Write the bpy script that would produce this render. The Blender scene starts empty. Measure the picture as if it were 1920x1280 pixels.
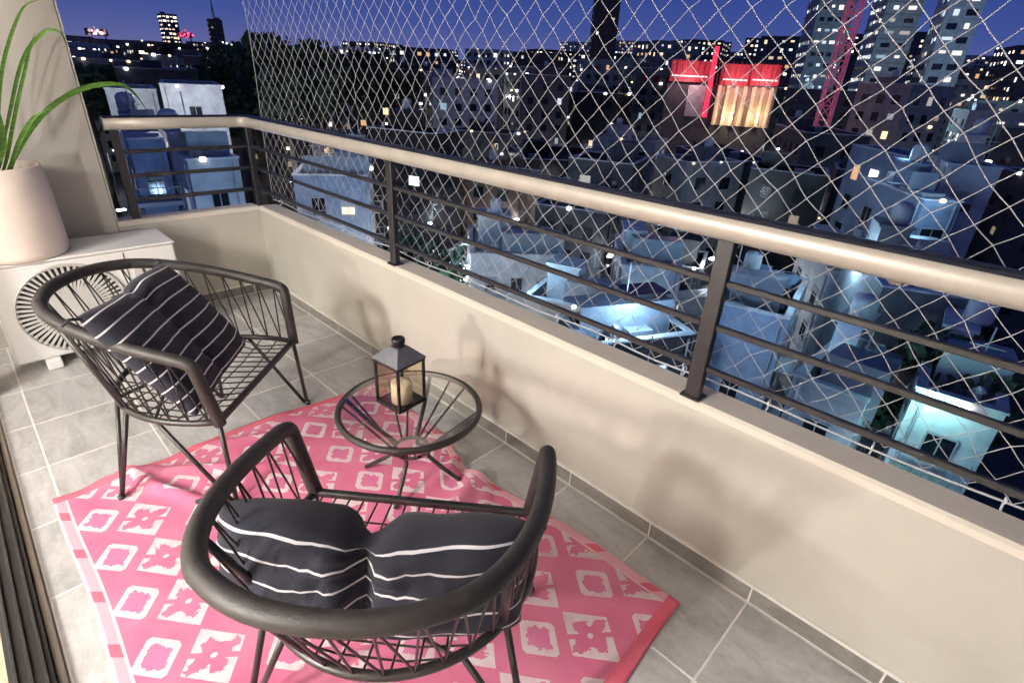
import bpy, math, random
from math import sin, cos, pi, radians, sqrt, atan2, tan
from mathutils import Vector, Matrix
RNG = random.Random(7)
scene = bpy.context.scene
COL = scene.collection

# ------------------------------------------------------------------ camera
CAM = Vector((4.0545, -1.5094, 1.5714))
YAW, PITCH, ROLL, FPX = 2.3295, -0.4605, 0.0524, 997.05      # focal length in pixels of a 1920 px wide picture
_d = Vector((cos(PITCH)*cos(YAW), cos(PITCH)*sin(YAW), sin(PITCH)))
_r0 = Vector((sin(YAW), -cos(YAW), 0)); _u0 = _r0.cross(_d)
_r = _r0*cos(ROLL) + _u0*sin(ROLL); _u = -_r0*sin(ROLL) + _u0*cos(ROLL)
cam = bpy.data.cameras.new('camera'); cam_o = bpy.data.objects.new('camera', cam); COL.objects.link(cam_o)
cam.sensor_width = 36.0; cam.lens = 36.0*FPX/1920.0
cam.clip_start = 0.05; cam.clip_end = 6000
M = Matrix.Identity(4)
for i in range(3):
    M[i][0] = _r[i]; M[i][1] = _u[i]; M[i][2] = -_d[i]; M[i][3] = CAM[i]
cam_o.matrix_world = M
cam.dof.use_dof = False
scene.camera = cam_o

# ------------------------------------------------------------------ sky: clear blue hour
world = bpy.data.worlds.new('World'); scene.world = world; world.use_nodes = True
wt = world.node_tree; bg = wt.nodes['Background']
tc = wt.nodes.new('ShaderNodeTexCoord'); sp = wt.nodes.new('ShaderNodeSeparateXYZ'); rp = wt.nodes.new('ShaderNodeValToRGB')
wt.links.new(tc.outputs['Generated'], sp.inputs[0]); wt.links.new(sp.outputs['Z'], rp.inputs[0]); wt.links.new(rp.outputs[0], bg.inputs[0])
els = rp.color_ramp.elements
els[0].position = 0.0; els[0].color = (0.135, 0.135, 0.300, 1)
els[1].position = 1.0; els[1].color = (0.010, 0.020, 0.090, 1)
for p_, c_ in ((0.03, (0.092, 0.108, 0.295, 1)), (0.07, (0.050, 0.077, 0.275, 1)), (0.13, (0.030, 0.058, 0.250, 1)), (0.22, (0.024, 0.048, 0.215, 1)), (0.45, (0.016, 0.034, 0.150, 1))):
    e = els.new(p_); e.color = c_
bg.inputs[1].default_value = 1.12

# faint last daylight over the roofs
sun = bpy.data.lights.new('twilight_sun', 'SUN'); sun.energy = 0.05; sun.angle = radians(12); sun.color = (0.55, 0.72, 1.0)
sun_o = bpy.data.objects.new('twilight_sun', sun); COL.objects.link(sun_o)
sun_o.rotation_euler = Vector((-0.45, 0.75, -0.55)).to_track_quat('-Z', 'Y').to_euler()

# two room lamps behind the open sliding door, and an added fill light
def lamp(name, loc, power, color, size):
    l = bpy.data.lights.new(name, 'POINT'); l.energy = power; l.color = color; l.shadow_soft_size = size
    o = bpy.data.objects.new(name, l); o.location = loc; COL.objects.link(o); return o
lamp('room_lamp_high', (1.80, -2.70, 1.74), 58, (1.0, 0.955, 0.90), 0.06)
lamp('room_lamp_low', (3.05, -2.83, 1.05), 112, (1.0, 0.945, 0.885), 0.05)
lamp('room_fill_light', (2.4, -4.5, 2.40), 560, (1.0, 0.965, 0.92), 0.40)  # added fill, deep in the room, to brighten the whole balcony

scene.view_settings.view_transform = 'Standard'; scene.view_settings.look = 'None'
scene.view_settings.exposure = 0.0; scene.view_settings.gamma = 1.0
scene.view_settings.use_curve_mapping = False
try:
    scene.cycles.use_denoising = True
    scene.cycles.use_light_tree = True
    scene.cycles.max_bounces = 8
    scene.cycles.transparent_max_bounces = 16
    scene.cycles.sample_clamp_indirect = 6.0
    scene.cycles.caustics_refractive = False; scene.cycles.caustics_reflective = False
except Exception:
    pass

def ray(px, py):
    return _d + (px-960)/FPX*_r - (py-640)/FPX*_u
def at_dist(px, py, dist):                 # design helper: point seen at that pixel, that far away over the ground
    v = ray(px, py); return CAM + v*(dist/sqrt(v.x*v.x+v.y*v.y))
def at_plane(px, py, axis, val):
    v = ray(px, py); return CAM + v*((val-CAM[axis])/v[axis])

# ------------------------------------------------------------------ helpers
class MB:
    def __init__(s): s.v = []; s.f = []; s.m = []
    def face(s, pts, mi=0):
        n = len(s.v); s.v += [tuple(p) for p in pts]; s.f.append(tuple(range(n, n+len(pts)))); s.m.append(mi)
    def box(s, lo, hi, mi=0, mat=None):
        x0, y0, z0 = lo; x1, y1, z1 = hi
        P = [Vector(p) for p in ((x0,y0,z0),(x1,y0,z0),(x1,y1,z0),(x0,y1,z0),(x0,y0,z1),(x1,y0,z1),(x1,y1,z1),(x0,y1,z1))]
        if mat is not None: P = [mat @ p for p in P]
        n = len(s.v); s.v += [tuple(p) for p in P]
        for q in ((0,3,2,1),(4,5,6,7),(0,1,5,4),(1,2,6,5),(2,3,7,6),(3,0,4,7)):
            s.f.append(tuple(n+i for i in q)); s.m.append(mi)
    def bevbox(s, lo, hi, b, mi=0):        # box with chamfered edges (convex hull of three shrunk boxes)
        x0,y0,z0 = lo; x1,y1,z1 = hi; n = len(s.v); idx = {}
        for sx in (0,1):
            for sy in (0,1):
                for sz in (0,1):
                    X, Y, Z = (x0,x1)[sx], (y0,y1)[sy], (z0,z1)[sz]; dx, dy, dz = (b,-b)[sx], (b,-b)[sy], (b,-b)[sz]
                    for k, p in enumerate(((X,Y+dy,Z+dz),(X+dx,Y,Z+dz),(X+dx,Y+dy,Z))):
                        idx[(sx,sy,sz,k)] = len(s.v); s.v.append(p)
        def F(*q): s.f.append(tuple(idx[i] for i in q)); s.m.append(mi)
        for sx in (0,1):
            q = [(sx,0,0,0),(sx,1,0,0),(sx,1,1,0),(sx,0,1,0)]; F(*(q if sx else q[::-1]))
            q = [(0,sx,0,1),(1,sx,0,1),(1,sx,1,1),(0,sx,1,1)]; F(*(q[::-1] if sx else q))
            q = [(0,0,sx,2),(1,0,sx,2),(1,1,sx,2),(0,1,sx,2)]; F(*(q if sx else q[::-1]))
        for a in (0,1):
            for c in (0,1):
                F((a,c,0,0),(a,c,1,0),(a,c,1,1),(a,c,0,1)); F((a,0,c,0),(a,1,c,0),(a,1,c,2),(a,0,c,2)); F((0,a,c,1),(1,a,c,1),(1,a,c,2),(0,a,c,2))
                for e in (0,1): F((a,c,e,0),(a,c,e,1),(a,c,e,2))
    def tube(s, pts, r, n=8, closed=False, ry=None, caps=True, mi=0):
        pts = [Vector(p) for p in pts]; N = len(pts); base = len(s.v)
        up0 = Vector((0,0,1))
        for i, p in enumerate(pts):
            a = pts[(i-1) % N] if (closed or i > 0) else p; b = pts[(i+1) % N] if (closed or i < N-1) else p
            t = (b-a).normalized()
            if abs(t.z) > 0.995: side = Vector((1,0,0)) if i == 0 else side0
            else: side = t.cross(up0).normalized()
            if i and side.dot(side0) < 0: side = -side
            side0 = side; up = side.cross(t).normalized()
            rr = r[i] if isinstance(r, (list, tuple)) else r; r2 = (ry/r*rr if not isinstance(r, (list, tuple)) else ry) if ry else rr
            for k in range(n):
                a_ = 2*pi*k/n; s.v.append(tuple(p + side*(rr*cos(a_)) + up*(r2*sin(a_))))
        for i in range(N if closed else N-1):
            j = (i+1) % N
            for k in range(n):
                s.f.append((base+i*n+k, base+i*n+(k+1)%n, base+j*n+(k+1)%n, base+j*n+k)); s.m.append(mi)
        if caps and not closed:
            s.f.append(tuple(base+k for k in range(n))[::-1]); s.m.append(mi)
            s.f.append(tuple(base+(N-1)*n+k for k in range(n))); s.m.append(mi)
    def lathe(s, prof, n=32, c=(0,0,0), mi=0):
        base = len(s.v)
        for r, z in prof:
            for k in range(n):
                a = 2*pi*k/n; s.v.append((c[0]+r*cos(a), c[1]+r*sin(a), c[2]+z))
        for i in range(len(prof)-1):
            for k in range(n):
                s.f.append((base+i*n+k, base+i*n+(k+1)%n, base+(i+1)*n+(k+1)%n, base+(i+1)*n+k)); s.m.append(mi)
    def mesh(s, name, mats, smooth=False):
        me = bpy.data.meshes.new(name); me.from_pydata(s.v, [], s.f)
        if not isinstance(mats, (list, tuple)): mats = [mats]
        for m in mats: me.materials.append(m)
        if len(mats) > 1: me.polygons.foreach_set('material_index', s.m)
        if smooth: me.polygons.foreach_set('use_smooth', [True]*len(me.polygons))
        me.update(); return me
    def build(s, name, mats, parent=None, smooth=False, loc=None, rz=0):
        return link(name, s.mesh(name, mats, smooth), parent, loc, rz)
def link(name, me, parent=None, loc=None, rz=0):
    o = bpy.data.objects.new(name, me); COL.objects.link(o)
    if parent: o.parent = parent
    if loc is not None: o.location = loc
    if rz: o.rotation_euler.z = rz
    return o
def tag(o, label=None, cat=None, group=None, kind=None):
    if label: o['label'] = label
    if cat: o['category'] = cat
    if group: o['group'] = group
    if kind: o['kind'] = kind
    return o
def thing(name, label, cat, loc=(0,0,0), rz=0, group=None):
    return tag(link(name, None, None, loc, rz), label, cat, group)
def bez(B, t):
    return B[0]*(1-t)**3 + B[1]*(3*t*(1-t)**2) + B[2]*(3*t*t*(1-t)) + B[3]*t**3

# ------------------------------------------------------------------ materials
def mat(name, col, rough=0.6, metal=0.0, noise=0.0, nscale=8.0, bump=0.0, bscale=60.0, spec=0.5, emit=None, es=0.0, world_pos=False, col2=None, stretch=None, rnd=0.0):
    m = bpy.data.materials.new(name); m.use_nodes = True; nt = m.node_tree; N = nt.nodes; L = nt.links; b = N['Principled BSDF']
    b.inputs['Roughness'].default_value = rough; b.inputs['Metallic'].default_value = metal
    b.inputs['Specular IOR Level'].default_value = spec
    b.inputs['Base Color'].default_value = (*col, 1)
    if noise or bump:
        if world_pos: src = N.new('ShaderNodeNewGeometry').outputs['Position']
        else: src = N.new('ShaderNodeTexCoord').outputs['Object']
        if stretch:
            mp = N.new('ShaderNodeMapping'); mp.inputs['Scale'].default_value = stretch; L.new(src, mp.inputs[0]); src = mp.outputs[0]
    if noise:
        nz = N.new('ShaderNodeTexNoise'); nz.inputs['Scale'].default_value = nscale; nz.inputs['Detail'].default_value = 7; nz.inputs['Roughness'].default_value = 0.62
        L.new(src, nz.inputs['Vector'])
        mr = N.new('ShaderNodeMapRange'); mr.inputs[1].default_value = 0.28; mr.inputs[2].default_value = 0.72
        L.new(nz.outputs[0], mr.inputs[0])
        mx = N.new('ShaderNodeMix'); mx.data_type = 'RGBA'
        c2 = col2 if col2 else tuple(min(1, c*(1+noise)) for c in col)
        c1 = col if col2 else tuple(c*(1-noise) for c in col)
        mx.inputs[6].default_value = (*c1, 1); mx.inputs[7].default_value = (*c2, 1)
        L.new(mr.outputs[0], mx.inputs[0]); out = mx.outputs[2]
        if rnd:
            oi = N.new('ShaderNodeObjectInfo'); hs = N.new('ShaderNodeHueSaturation'); mr2 = N.new('ShaderNodeMapRange')
            mr2.inputs[3].default_value = 1-rnd; mr2.inputs[4].default_value = 1+rnd
            L.new(oi.outputs['Random'], mr2.inputs[0]); L.new(mr2.outputs[0], hs.inputs['Value']); L.new(out, hs.inputs['Color']); out = hs.outputs[0]
        L.new(out, b.inputs['Base Color'])
    if bump:
        nb = N.new('ShaderNodeTexNoise'); nb.inputs['Scale'].default_value = bscale; nb.inputs['Detail'].default_value = 5
        L.new(src, nb.inputs['Vector'])
        bp = N.new('ShaderNodeBump'); bp.inputs['Strength'].default_value = bump; bp.inputs['Distance'].default_value = 0.01
        L.new(nb.outputs[0], bp.inputs['Height']); L.new(bp.outputs[0], b.inputs['Normal'])
    if emit:
        b.inputs['Emission Color'].default_value = (*emit, 1); b.inputs['Emission Strength'].default_value = es
    return m
def glass_mat(name, tint, fac=0.12, rough=0.02):
    m = bpy.data.materials.new(name); m.use_nodes = True; nt = m.node_tree; N = nt.nodes; L = nt.links
    N.remove(N['Principled BSDF']); o = N['Material Output']
    t = N.new('ShaderNodeBsdfTransparent'); t.inputs[0].default_value = (*tint, 1)
    g = N.new('ShaderNodeBsdfGlossy'); g.inputs['Roughness'].default_value = rough
    lw = N.new('ShaderNodeLayerWeight'); pw = N.new('ShaderNodeMath'); pw.operation = 'POWER'; pw.inputs[1].default_value = 4.0; L.new(lw.outputs['Facing'], pw.inputs[0])
    ad = N.new('ShaderNodeMath'); ad.operation = 'ADD'; ad.inputs[1].default_value = fac; ad.use_clamp = True
    mx = N.new('ShaderNodeMixShader'); L.new(pw.outputs[0], ad.inputs[0]); L.new(ad.outputs[0], mx.inputs[0]); L.new(t.outputs[0], mx.inputs[1]); L.new(g.outputs[0], mx.inputs[2])
    L.new(mx.outputs[0], o.inputs[0]); return m

m_wall = mat('balcony_render', (0.535, 0.508, 0.44), 0.75, noise=0.08, nscale=2.2, bump=0.07, bscale=120, world_pos=True)
def scuffs(m):                                   # small rubbed marks and fine streaks on painted render
    nt = m.node_tree; N = nt.nodes; L = nt.links; b = N['Principled BSDF']; old = b.inputs['Base Color'].links[0].from_socket
    g = N.new('ShaderNodeNewGeometry'); mp = N.new('ShaderNodeMapping'); mp.inputs['Scale'].default_value = (5, 5, 11); L.new(g.outputs['Position'], mp.inputs[0])
    n = N.new('ShaderNodeTexNoise'); n.inputs['Scale'].default_value = 2.2; n.inputs['Detail'].default_value = 9; n.inputs['Roughness'].default_value = .75; L.new(mp.outputs[0], n.inputs['Vector'])
    r = N.new('ShaderNodeMapRange'); r.inputs[1].default_value = .66; r.inputs[2].default_value = .80; r.inputs[3].default_value = 0; r.inputs[4].default_value = .30; L.new(n.outputs[0], r.inputs[0])
    mp2 = N.new('ShaderNodeMapping'); mp2.inputs['Scale'].default_value = (16, 16, 1.2); L.new(g.outputs['Position'], mp2.inputs[0])
    n2 = N.new('ShaderNodeTexNoise'); n2.inputs['Scale'].default_value = 1.0; n2.inputs['Detail'].default_value = 5; L.new(mp2.outputs[0], n2.inputs['Vector'])
    r2 = N.new('ShaderNodeMapRange'); r2.inputs[1].default_value = .52; r2.inputs[2].default_value = .85; r2.inputs[3].default_value = 0; r2.inputs[4].default_value = .08; L.new(n2.outputs[0], r2.inputs[0])
    a = N.new('ShaderNodeMath'); a.operation = 'MAXIMUM'; L.new(r.outputs[0], a.inputs[0]); L.new(r2.outputs[0], a.inputs[1])
    x = N.new('ShaderNodeMix'); x.data_type = 'RGBA'; L.new(a.outputs[0], x.inputs[0]); L.new(old, x.inputs[6]); x.inputs[7].default_value = (.27, .235, .19, 1); L.new(x.outputs[2], b.inputs['Base Color'])
scuffs(m_wall)
m_cap = mat('ledge_paint', (0.80, 0.71, 0.58), 0.6, noise=0.06, nscale=3, bump=0.08, bscale=90, world_pos=True)
m_edge = mat('ledge_edge_paint', (0.72, 0.66, 0.56), 0.6, noise=0.05, nscale=5, world_pos=True)
m_column_ = None
m_column = mat('column_render', (0.48, 0.455, 0.40), 0.8, noise=0.04, nscale=1.2, bump=0.1, bscale=110, world_pos=True)
m_grout = mat('pale_grout', (0.78, 0.74, 0.68), 0.9, noise=0.1, nscale=20, world_pos=True)
m_black = mat('black_iron', (0.018, 0.017, 0.018), 0.42, noise=0.3, nscale=20, spec=0.5)
m_rail = mat('champagne_rail_paint', (0.47, 0.43, 0.37), 0.40, metal=0.2, noise=0.12, nscale=9, spec=0.6)
m_cord_net = mat('net_nylon', (0.46, 0.46, 0.48), 0.5, noise=0.2, nscale=40)
m_rim = mat('resin_wrap', (0.024, 0.021, 0.020), 0.50, noise=0.35, nscale=40, bump=0.15, bscale=300, spec=0.45)
m_frame = mat('chair_steel', (0.022, 0.019, 0.018), 0.4, noise=0.2, nscale=30)
m_cordc = mat('chair_cord_vinyl', (0.014, 0.013, 0.014), 0.4)
m_ac = mat('white_enamel', (0.80, 0.785, 0.75), 0.35, noise=0.04, nscale=3, spec=0.5)
m_acrib = mat('grey_plastic_rib', (0.56, 0.55, 0.52), 0.45)
m_dark = mat('dark_void', (0.012, 0.012, 0.013), 0.7)
m_pot = mat('blush_ceramic', (0.76, 0.66, 0.575), 0.55, noise=0.09, nscale=7, bump=0.06, bscale=70)
m_soil = mat('potting_soil', (0.03, 0.022, 0.016), 0.95, noise=0.4, nscale=40, bump=0.6, bscale=60)
m_leaf = mat('strap_leaf', (0.075, 0.175, 0.02), 0.60, noise=0.5, nscale=14, stretch=(1, 1, 6))
m_lant = mat('lantern_black_steel', (0.012, 0.012, 0.014), 0.35, metal=0.4, noise=0.3, nscale=25)
m_lroof = mat('lantern_roof_steel', (0.16, 0.165, 0.19), 0.38, metal=0.55, noise=0.2, nscale=30)
m_pane = glass_mat('lantern_glass', (0.985, 0.955, 0.895), 0.035)
m_glass = glass_mat('table_glass', (0.95, 0.97, 0.965), 0.055)
m_candle = mat('ivory_wax', (0.86, 0.77, 0.63), 0.5, noise=0.05, nscale=20)
m_sill = mat('stone_sill', (0.36, 0.31, 0.25), 0.6, noise=0.15, nscale=9, bump=0.1, world_pos=True)
m_alu = mat('dark_aluminium', (0.02, 0.02, 0.021), 0.3, metal=0.3, noise=0.3, nscale=30)
m_wood = mat('jamb_wood', (0.36, 0.22, 0.12), 0.5, noise=0.3, nscale=6, stretch=(8, 8, 1))
m_woodfl = mat('room_floor_wood', (0.50, 0.38, 0.27), 0.35, noise=0.25, nscale=5, stretch=(1, 12, 1))
m_ceil = mat('ceiling_paint', (0.84, 0.82, 0.79), 0.8, noise=0.03, nscale=2, world_pos=True)
m_curtain = mat('white_curtain', (0.78, 0.77, 0.76), 0.9, noise=0.06, nscale=12)
m_hook = mat('white_plastic', (0.7, 0.7, 0.72), 0.4)

def tile_mat(name, a, b_, c_):                       # veined stone tile, continuous in world space, each tile a little different
    m = bpy.data.materials.new(name); m.use_nodes = True; nt = m.node_tree; N = nt.nodes; L = nt.links; b = N['Principled BSDF']
    g = N.new('ShaderNodeNewGeometry'); oi = N.new('ShaderNodeObjectInfo')
    ad = N.new('ShaderNodeVectorMath'); ad.operation = 'ADD'
    sc = N.new('ShaderNodeVectorMath'); sc.operation = 'SCALE'; sc.inputs['Scale'].default_value = 13.0
    cb = N.new('ShaderNodeCombineXYZ'); L.new(oi.outputs['Random'], cb.inputs[0]); L.new(oi.outputs['Random'], cb.inputs[1])
    L.new(cb.outputs[0], sc.inputs[0]); L.new(g.outputs['Position'], ad.inputs[0]); L.new(sc.outputs[0], ad.inputs[1])
    mp = N.new('ShaderNodeMapping'); mp.inputs['Scale'].default_value = (1.0, 2.6, 1.0); mp.inputs['Rotation'].default_value = (0, 0, 0.5); L.new(ad.outputs[0], mp.inputs[0])
    n1 = N.new('ShaderNodeTexNoise'); n1.inputs['Scale'].default_value = 3.2; n1.inputs['Detail'].default_value = 9; n1.inputs['Roughness'].default_value = 0.68; n1.inputs['Distortion'].default_value = 0.8
    L.new(mp.outputs[0], n1.inputs['Vector'])
    r = N.new('ShaderNodeValToRGB'); L.new(n1.outputs[0], r.inputs[0]); e = r.color_ramp.elements
    e[0].position = 0.30; e[0].color = (*a, 1); e[1].position = 0.72; e[1].color = (*c_, 1); q = e.new(0.5); q.color = (*b_, 1)
    n2 = N.new('ShaderNodeTexNoise'); n2.inputs['Scale'].default_value = 45; n2.inputs['Detail'].default_value = 4; L.new(ad.outputs[0], n2.inputs['Vector'])
    hs = N.new('ShaderNodeHueSaturation'); mr = N.new('ShaderNodeMapRange'); mr.inputs[3].default_value = 0.82; mr.inputs[4].default_value = 1.18
    L.new(n2.outputs[0], mr.inputs[0]); L.new(mr.outputs[0], hs.inputs['Value']); L.new(r.outputs[0], hs.inputs['Color'])
    h2 = N.new('ShaderNodeHueSaturation'); m3 = N.new('ShaderNodeMapRange'); m3.inputs[3].default_value = 0.90; m3.inputs[4].default_value = 1.08
    L.new(oi.outputs['Random'], m3.inputs[0]); L.new(m3.outputs[0], h2.inputs['Value']); L.new(hs.outputs[0], h2.inputs['Color'])
    L.new(h2.outputs[0], b.inputs['Base Color']); b.inputs['Roughness'].default_value = 0.42
    bp = N.new('ShaderNodeBump'); bp.inputs['Strength'].default_value = 0.15; bp.inputs['Distance'].default_value = 0.004
    L.new(n1.outputs[0], bp.inputs['Height']); L.new(bp.outputs[0], b.inputs['Normal'])
    return m
m_tile = tile_mat('floor_stone_tile', (0.31, 0.30, 0.29), (0.45, 0.44, 0.43), (0.57, 0.56, 0.55))
m_skirt = tile_mat('skirting_stone_tile', (0.15, 0.135, 0.125), (0.24, 0.22, 0.20), (0.34, 0.32, 0.295))

# ------------------------------------------------------------------ balcony shell
HW, WT = 0.6436, 0.1242
T = 0.3947; X0 = 2.6243; JX = X0 - 7*T            # tile joints along the long wall
floor = MB(); floor.box((-0.14, -1.684, -0.20), (5.6, WT, -0.0012)); fl = floor.build('floor', m_grout); tag(fl, kind='structure')
tile_v = {}
def tile(x0, x1, y0, y1):
    w, h = round(x1-x0, 4), round(y1-y0, 4)
    if (w, h) not in tile_v:
        b = MB(); b.bevbox((-w/2, -h/2, -0.012), (w/2, h/2, 0.0), 0.002); tile_v[(w, h)] = b.mesh('floor_tile', m_tile)
    o = link('floor_tile', tile_v[(w, h)], fl, ((x0+x1)/2, (y0+y1)/2, RNG.uniform(-0.0006, 0.0006)))
g = 0.0030
xs = [0.012] + [JX + k*T for k in range(0, 15) if JX + k*T > 0.05 and JX + k*T < 5.5]
ys = [-0.014, -0.395, -0.79, -1.185, -1.58, -1.682]
for i in range(len(xs)-1):
    for j in range(len(ys)-1):
        tile(xs[i]+g, xs[i+1]-g, ys[j+1]+g, ys[j]-g)

def parapet(name, label, length, ox, oy, rz, x_joint, first):
    t = thing(name, label, 'wall', (ox, oy, 0), rz)
    # local: x along the wall, inner face at y = 0, thickness towards +y
    b = MB(); b.box((0, 0.001, -0.20), (length+(0.03 if not first else 0), WT, HW-0.0305)); b.build('wall_body', m_wall, t)
    c = MB(); L_ = length
    prof = [(0.000, HW-0.030), (0.000, HW-0.007), (0.007, HW)]
    c.face([(0, 0.0, HW-0.030), (L_, 0.0, HW-0.030), (L_, 0.0, HW-0.009), (0, 0.0, HW-0.009)], 1)
    c.face([(0, 0.0, HW-0.009), (L_, 0.0, HW-0.009), (L_, 0.011, HW), (0, 0.011, HW)], 1)
    c.face([(0, 0.011, HW), (L_, 0.011, HW), (L_, WT+0.004, HW-0.004), (0, WT+0.004, HW-0.004)], 0)
    c.face([(0, WT+0.004, HW-0.004), (L_, WT+0.004, HW-0.004), (L_, WT+0.004, HW-0.0295), (0, WT+0.004, HW-0.0295)], 0)
    c.face([(0, 0, HW-0.0295), (0, WT+0.004, HW-0.0295), (L_, WT+0.004, HW-0.0295), (L_, 0, HW-0.0295)], 0)
    c.face([(L_, 0, HW-0.03), (L_, WT+0.004, HW-0.0295), (L_, WT+0.004, HW-0.004), (L_, 0.011, HW), (L_, 0, HW-0.009)], 0)
    c.build('coping', [m_cap, m_edge], t)
    # tiled skirting with a pale joint on top
    x = x_joint; sk = {}
    while x < length:
        x1 = min(x+T, length); xa = max(x, 0.012)
        w = round(x1-xa-0.005, 4)
        if w > 0.02:
            if w not in sk:
                s_ = MB(); s_.bevbox((-w/2, -0.010, 0.003), (w/2, 0.003, 0.066), 0.002); sk[w] = s_.mesh('skirting_tile', m_skirt)
            link('skirting_tile', sk[w], t, ((xa+x1)/2, 0, 0))
        x += T
    s_ = MB(); s_.box((0.0, -0.0085, 0.0), (length, 0.0035, 0.078)); s_.build('skirting_grout', m_grout, t)
    return t
parapet('parapet_wall', 'long low cream parapet wall running under the handrail beside the rug', 5.5, 0.0, 0.0, 0.0, JX - T, True)
parapet('parapet_wall', 'short low cream parapet wall closing the far end behind the air conditioner', 0.872, -0.001, -0.872, pi/2, -0.05, False)

col_t = thing('column', 'tall beige rendered wall pier behind the potted plant', 'column', (0, 0, 0))
b = MB(); b.bevbox((-0.30, -2.0, -0.2), (0.0, -0.874, 2.74), 0.006); b.build('pier_body', m_column, col_t)
b = MB(); b.box((-0.20, -0.872, HW+0.003), (-0.06, -0.858, 2.7)); b.build('corner_strip', mat('corner_metal', (0.10, 0.11, 0.12), 0.3, metal=0.6), col_t)
b = MB(); b.box((-0.055, -0.873, HW+0.003), (-0.004, -0.866, 2.7)); b.build('corner_bead', mat('bead_paint', (0.62, 0.60, 0.50), 0.5), col_t)
b = MB(); b.box((-0.4, -1.84, 2.75), (5.6, 0.16, 2.95)); tag(b.build('ceiling', m_ceil), kind='structure')

# ------------------------------------------------------------------ railing
RZ, RY = 1.213, 0.030
rail = thing('balcony_railing', 'black metal railing with round champagne handrail on top of the parapet', 'railing')
pts = [(-0.055, -0.80, RZ), (-0.055, -0.40, RZ), (-0.055, -0.06, RZ)]
for k in range(1, 7):
    a = pi - k*pi/14; pts.append((0.035+0.09*cos(a), -0.06+0.09*sin(a), RZ))
pts += [(0.035+k*0.25, RY, RZ) for k in range(0, 23)]
b = MB(); b.tube(pts, 0.0405, 24); b.build('handrail', m_rail, rail, True)
shade = MB()
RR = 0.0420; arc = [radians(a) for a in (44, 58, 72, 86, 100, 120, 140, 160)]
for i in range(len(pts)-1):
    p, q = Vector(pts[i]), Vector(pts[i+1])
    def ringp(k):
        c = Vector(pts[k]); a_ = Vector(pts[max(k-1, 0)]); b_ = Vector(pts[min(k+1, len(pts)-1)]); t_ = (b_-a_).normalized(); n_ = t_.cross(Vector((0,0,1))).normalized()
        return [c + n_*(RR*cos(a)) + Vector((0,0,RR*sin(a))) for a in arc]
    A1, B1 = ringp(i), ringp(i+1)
    for k in range(len(arc)-1): shade.face([A1[k], B1[k], B1[k+1], A1[k+1]])
shade.build('rail_shade_strip', mat('navy_rail_shade', (0.012, 0.013, 0.022), 0.38, noise=0.3, nscale=30), rail, True)  # dark strip laid on the rail stands for its unlit top
def post(x, y, w, d):
    b = MB(); b.bevbox((x-w/2, y-d/2, HW-0.004), (x+w/2, y+d/2, RZ-0.036), 0.003); b.build('post', m_black, rail)
post(-0.055, RY, 0.038, 0.038)
for x in (1.700, 3.445, 5.19): post(x, RY, 0.050, 0.032)
post(-0.055, -0.755, 0.032, 0.045)
for z in (1.0477, 0.9036, 0.756):
    for xa, xb in ((-0.03, 1.674), (1.726, 3.419), (3.471, 5.16)):
        b = MB(); b.bevbox((xa, RY-0.010, z-0.0092), (xb, RY+0.010, z+0.0092), 0.003); b.build('bar', m_black, rail)
    b = MB(); b.bevbox((-0.065, -0.732, z-0.012), (-0.045, 0.010, z+0.012), 0.003); b.build('bar', m_black, rail)
for x in (1.700, 3.445, 5.19):
    b = MB(); b.bevbox((x-0.035, RY-0.03, HW-0.002), (x+0.035, RY+0.03, HW+0.006), 0.002); b.build('foot_plate', m_black, rail)

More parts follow.
